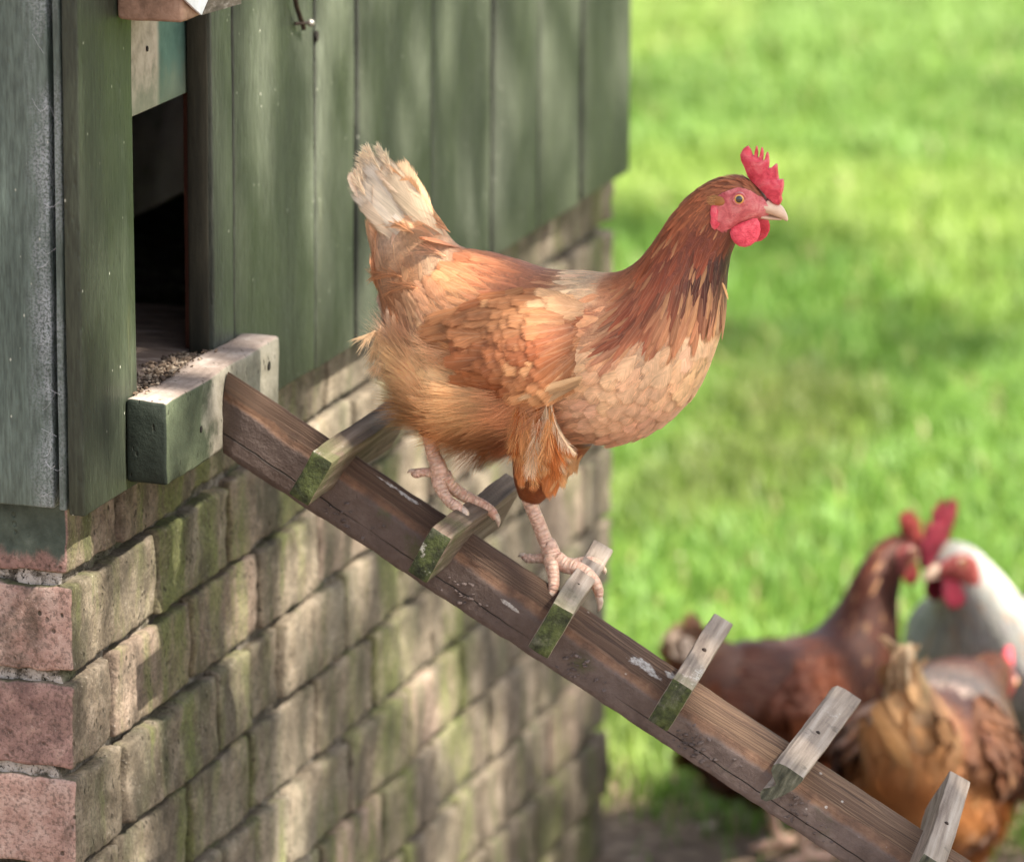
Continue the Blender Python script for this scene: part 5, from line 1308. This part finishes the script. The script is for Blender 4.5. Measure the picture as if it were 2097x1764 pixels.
plumes(sp_, 'plumes')
sp_ = []
for tp_, rt_ in zip(tips, rts):      # frayed tips of the tail
    for k_ in range(1):
        m_ = np.array(tp_) * 0.80 + np.array(rt_) * 0.20 + np.array([random.uniform(-12, 12), random.uniform(-12, 12)]); e_ = np.array(tp_) + np.array([random.uniform(-6, 10), random.uniform(-6, 10)])
        y_ = random.uniform(-0.012, 0.004); sp_.append((tuple(m_), tuple(e_), y_, y_, 0.010, lin((250, 232, 204)) * random.uniform(.9, 1.1), random.uniform(-0.08, 0.08)))
for k_ in range(5):      # soft coverts curling over the tail base
    x0 = random.uniform(260, 470); y0 = random.uniform(430, 660); an = random.uniform(0.5, 1.15); L_ = random.uniform(120, 190)
    x1 = x0 - L_ * math.sin(an) ; y1 = y0 - L_ * math.cos(an) * (1 if y0 < 520 else 0.3)
    x1 = max(x1, 150); yy_ = sy(x0, y0) - 0.003; sp_.append(((x0, y0), (x1, y1), yy_, sy(x1, y1) * 0.9 - 0.002, random.uniform(0.016, 0.024), hen_colour(np.array([[x0, y0]]))[0] * random.uniform(.95, 1.2), random.uniform(-0.35, -0.1)))
plumes(sp_, 'plumes')
# one loose breast feather
A = Acc(); hang(A, (1548, 622), (1582, 684), -0.012, 0.0022, tan, 0.1); A.build('loose_feather', M_FEATHER, BODY)

# ---- the flock on the ground
def standing_legs(sx=0.0):
    out = []
    for s_, dx in ((-1, 0), (1, 60)):
        y = 0.026 * s_
        def p(hx, hy, dy=0.0):
            x, z = h2l(hx + dx, hy); return np.array([x - HEN_BASE[0], y + dy, z - HEN_BASE[2]])
        out.append(('thigh', [p(800, 1180), p(800, 1290), p(770, 1390)], [0.030, 0.022, 0.009]))
        out.append(('shank', [p(775, 1370), p(790, 1480), p(815, 1600), p(835, 1690)], [0.008, 0.0062, 0.0062, 0.0075]))
        f = p(835, 1700)
        for (a, b) in ((0.075, 0.0), (0.055, -0.035), (0.055, 0.035), (-0.032, 0.008)):
            out.append(('toe', [f, f + np.array([a * 0.5, b * 0.5, -0.001]), np.array([f[0] + a, f[1] + b, 0.004])], [0.0065, 0.0050, 0.0022]))
    return out

def bend_neck(root, deg, side=0.0):
    xp, zp = h2l(1130, 800); xp -= HEN_BASE[0]; zp -= HEN_BASE[2]
    def rec(o):
        for ch in o.children:
            if ch.type == 'MESH':
                me = ch.data; n = len(me.vertices); v = np.empty(n * 3); me.vertices.foreach_get('co', v); v = v.reshape(-1, 3)
                t = np.clip(((v[:, 0] - xp) * 0.75 + (v[:, 2] - zp) * 0.66) / 0.085, 0, 1); t = t * t * (3 - 2 * t); a = np.radians(deg) * t
                dx, dz = v[:, 0] - xp, v[:, 2] - zp
                v[:, 0] = xp + np.cos(a) * dx + np.sin(a) * dz; v[:, 2] = zp - np.sin(a) * dx + np.cos(a) * dz
                b = np.radians(side) * t; dx, dy = v[:, 0] - xp, v[:, 1].copy()
                v[:, 0] = xp + np.cos(b) * dx - np.sin(b) * dy; v[:, 1] = np.sin(b) * dx + np.cos(b) * dy
                me.vertices.foreach_set('co', v.ravel()); me.update()
            rec(ch)
    rec(root)

def bend_tail(root, deg):
    xp, zp = h2l(520, 640); xp -= HEN_BASE[0]; zp -= HEN_BASE[2]
    for ch in list(root.children) + [g for c in root.children for g in c.children]:
        if ch.type != 'MESH': continue
        me = ch.data; n = len(me.vertices); v = np.empty(n * 3); me.vertices.foreach_get('co', v); v = v.reshape(-1, 3)
        t = np.clip((-(v[:, 0] - xp) * 0.7 + (v[:, 2] - zp) * 0.7) / 0.05, 0, 1) * (v[:, 0] < xp + 0.02); a = -np.radians(deg) * t
        dx, dz = v[:, 0] - xp, v[:, 2] - zp
        v[:, 0] = xp + np.cos(a) * dx + np.sin(a) * dz; v[:, 2] = zp - np.sin(a) * dx + np.cos(a) * dz
        me.vertices.foreach_set('co', v.ravel()); me.update()

def tint(stops):
    T = np.array(stops, float)
    def f(H):
        d2 = ((H[:, None, 0] - T[None, :, 0]) ** 2 + (H[:, None, 1] - T[None, :, 1]) ** 2) + 400.
        w_ = 1 / d2 ** 1.6
        return (w_[:, :, None] * lin(T[:, 2:])[None]).sum(1) / w_.sum(1)[:, None] * 0.72
    return f

M_COMB_D = m_flesh('rooster_comb_flesh', (0.13, 0.003, 0.013), (0.22, 0.006, 0.026), (0.30, 0.02, 0.05))
M_FACE_D = m_flesh('dark_face_skin', (0.20, 0.022, 0.020), (0.32, 0.06, 0.05), (0.42, 0.12, 0.10), 1300)
RED = tint([(120, 150, 214, 188, 164), (200, 300, 190, 140, 100), (300, 550, 130, 66, 34), (250, 760, 140, 72, 38), (600, 580, 118, 56, 28), (900, 620, 122, 58, 28), (1250, 520, 128, 56, 24), (1430, 300, 128, 54, 24), (1500, 560, 96, 40, 20),
            (1350, 800, 128, 60, 28), (1300, 1050, 124, 60, 30), (600, 1050, 130, 66, 34), (350, 1100, 150, 86, 50), (800, 1300, 110, 52, 26)])
BIRD1 = empty('hen', (0.207, 1.55, 0.0), 'dark chestnut hen with small pale tail standing on the lawn behind the ramp', 'hen', None, math.radians(60), 1.06)
S1, B1 = make_bird(BIRD1, HEN_SECS, lambda H: RED(H) * 0.68, 0.85, False, standing_legs(), 1.0, wing_col=(lin((120, 58, 28)) * .7, lin((138, 72, 36)) * .7), comb_mat=m_flesh('hen_comb_flesh', (0.20, 0.012, 0.012), (0.32, 0.03, 0.028), (0.42, 0.07, 0.06)), face_mat=M_FACE_D)
tail_fan(BIRD1, B1, S1, tips[1:5], rts[1:5], [lin((222, 196, 172)) * .8] * 4, 0.020)

bend_tail(BIRD1, 20)

PALE = tint([(120, 150, 244, 216, 182), (200, 300, 238, 204, 166), (300, 500, 216, 168, 120), (250, 700, 196, 140, 90), (600, 580, 170, 104, 70), (800, 620, 120, 74, 62), (980, 630, 200, 176, 160), (1250, 520, 150, 78, 38), (1430, 300, 150, 80, 40), (1350, 800, 190, 130, 80),
             (1300, 1050, 200, 140, 88), (600, 1050, 196, 132, 78), (350, 1100, 200, 140, 86), (250, 900, 196, 132, 80), (800, 1300, 176, 112, 64)])
BIRD2 = empty('hen', (0.394, 1.345, 0.0), 'tawny hen seen from behind with upright pale tail, nearest the ramp', 'hen', None, math.radians(91), 1.19)
WIDE_TAIL = [(a, b, c, d, w_ * (2.0 if i < 4 else (1.5 if i < 6 else 1.0))) for i, (a, b, c, d, w_) in enumerate(HEN_SECS)]
S2, B2 = make_bird(BIRD2, WIDE_TAIL, PALE, 0.85, False, standing_legs(), 1.05, wing_col=(lin((140, 84, 56)) * .75, lin((186, 130, 88)) * .75), face_mat=M_FACE_D)
tail_fan(BIRD2, B2, S2, tips[1:5], rts[1:5], [lin((226, 192, 156)) * .8] * 4, 0.024)
bend_neck(BIRD2, 52, -6)

ROO = tint([(120, 150, 40, 44, 40), (300, 500, 60, 60, 52), (250, 760, 70, 64, 50), (600, 580, 170, 160, 120), (900, 620, 214, 206, 180), (1150, 600, 226, 222, 206), (1250, 520, 234, 232, 220), (1430, 300, 238, 236, 228), (1500, 560, 226, 224, 216), (1350, 700, 214, 212, 200),
            (1450, 850, 176, 178, 178), (1500, 760, 226, 226, 226), (1300, 1000, 96, 96, 92), (1420, 1050, 150, 152, 156), (1100, 950, 110, 104, 78), (1150, 1200, 40, 40, 38), (600, 1050, 60, 56, 40), (350, 1100, 46, 44, 36), (800, 1300, 36, 34, 30), (900, 850, 128, 118, 82)])
ROO_SECS = [(a, b, c, d, w_ * (1.0 if i < 12 else (1.35, 1.6, 1.8, 1.9, 1.9, 1.75, 1.6, 1.4, 1.2, 1.05, 1, 1, 1, 1)[i - 12])) for i, (a, b, c, d, w_) in enumerate(HEN_SECS)]
BIRD3 = empty('rooster', (0.405, 1.745, 0.0), 'white and grey speckled rooster with tall crimson comb facing the chestnut hen', 'rooster', None, math.radians(238), 1.07)
S3, B3 = make_bird(BIRD3, ROO_SECS, ROO, 0.85, False, standing_legs(), 1.3, 1.5, wing_col=(lin((110, 102, 70)) * .8, lin((190, 180, 140)) * .8), comb_mat=M_COMB_D, face_mat=M_FACE_D)
tail_fan(BIRD3, B3, S3, tips[1:5], rts[1:5], [lin((40, 46, 42)) * .8] * 4, 0.024)

# ------------------------------------------------------------------ shade trees standing out of the picture on the right
M_BARK = m_plain('bark', [(0.3, (0.05, 0.038, 0.028)), (0.6, (0.13, 0.10, 0.075)), (0.8, (0.22, 0.18, 0.14))], 14, 0.9, 0.01, (1, 1, 0.2))
def m_leaf():
    t = NT('tree_leaf'); a = t.attr(); t.done(a.outputs['Color'], 0.45, None, 0.4)
    tr = t.node('ShaderNodeBsdfTranslucent'); t.set(tr.inputs[0], a.outputs['Color']); mx = t.node('ShaderNodeMixShader'); mx.inputs[0].default_value = 0.4
    t.l.new(t.bsdf.outputs[0], mx.inputs[1]); t.l.new(tr.outputs[0], mx.inputs[2]); t.l.new(mx.outputs[0], t.out.inputs[0]); return t.m
M_LEAF = m_leaf()
def tree(name, label, foot, crown, radii, nclump, nleaf, seed, size=0.045):
    r = random.Random(seed); root = empty(name, foot, label, 'tree'); f = np.array(foot); c = np.array(crown)
    P, rad = smooth_path([f, f + (0.1, 0.05, 1.2), f * 0.85 + c * 0.15 + (0, 0, 1.2), (f + c) / 2 + (0, 0, 0.6), c + (0, 0, 0.2)], [0.19, 0.15, 0.13, 0.09, 0.03], 5)
    V, F, U = tube(P, rad, 12); tr = mesh('trunk', V, F, M_BARK, root, True, None, None, f)
    cl = []
    while len(cl) < nclump:
        u = np.array([r.uniform(-1, 1) for _ in range(3)])
        if np.linalg.norm(u) < 1: cl.append(c + u * np.array(radii))
    for k in cl[::12]:
        j = P[r.randrange(len(P) // 2, len(P))]; m = (j + k) / 2 + (0, 0, 0.12)
        a, b = smooth_path([j, m, k], [0.032, 0.02, 0.006], 4); V, F, U = tube(a, b, 6); mesh('limb', V, F, M_BARK, root, True, None, None, f)
    g_ = np.random.default_rng(seed); N = nclump * nleaf
    cen = np.repeat(np.array(cl), nleaf, 0) + g_.normal(0, 0.13, (N, 3)) - f
    a = g_.normal(0, 1, (N, 3)); a /= np.linalg.norm(a, axis=1, keepdims=True); b = np.cross(a, g_.normal(0, 1, (N, 3))); b /= np.linalg.norm(b, axis=1, keepdims=True)
    s_ = size * (0.7 + 0.6 * g_.random(N))[:, None]
    V = np.stack([cen - a * s_, cen + b * s_ * 0.55, cen + a * s_, cen - b * s_ * 0.55], 1).reshape(-1, 3); i = np.arange(N) * 4
    k = g_.random(N)[:, None]; C = np.repeat(np.array([0.035, 0.075, 0.014]) * (1 - k) + np.array([0.09, 0.15, 0.03]) * k, 4, 0)
    o = mesh('crown', V, np.stack([i, i + 1, i + 2, i + 3], 1), M_LEAF, root, False, C)
    return root
tree('shade_tree', 'leafy garden tree shading the coop from outside the picture', (5.6, -1.9, 0), (3.75, -0.35, 5.0), (2.3, 1.75, 1.1), 255, 34, 3)
tree('shade_tree', 'taller garden tree shading part of the lawn from outside the picture', (7.4, 4.6, 0), (4.6, 5.2, 6.4), (1.6, 2.6, 1.0), 34, 26, 9, 0.055)
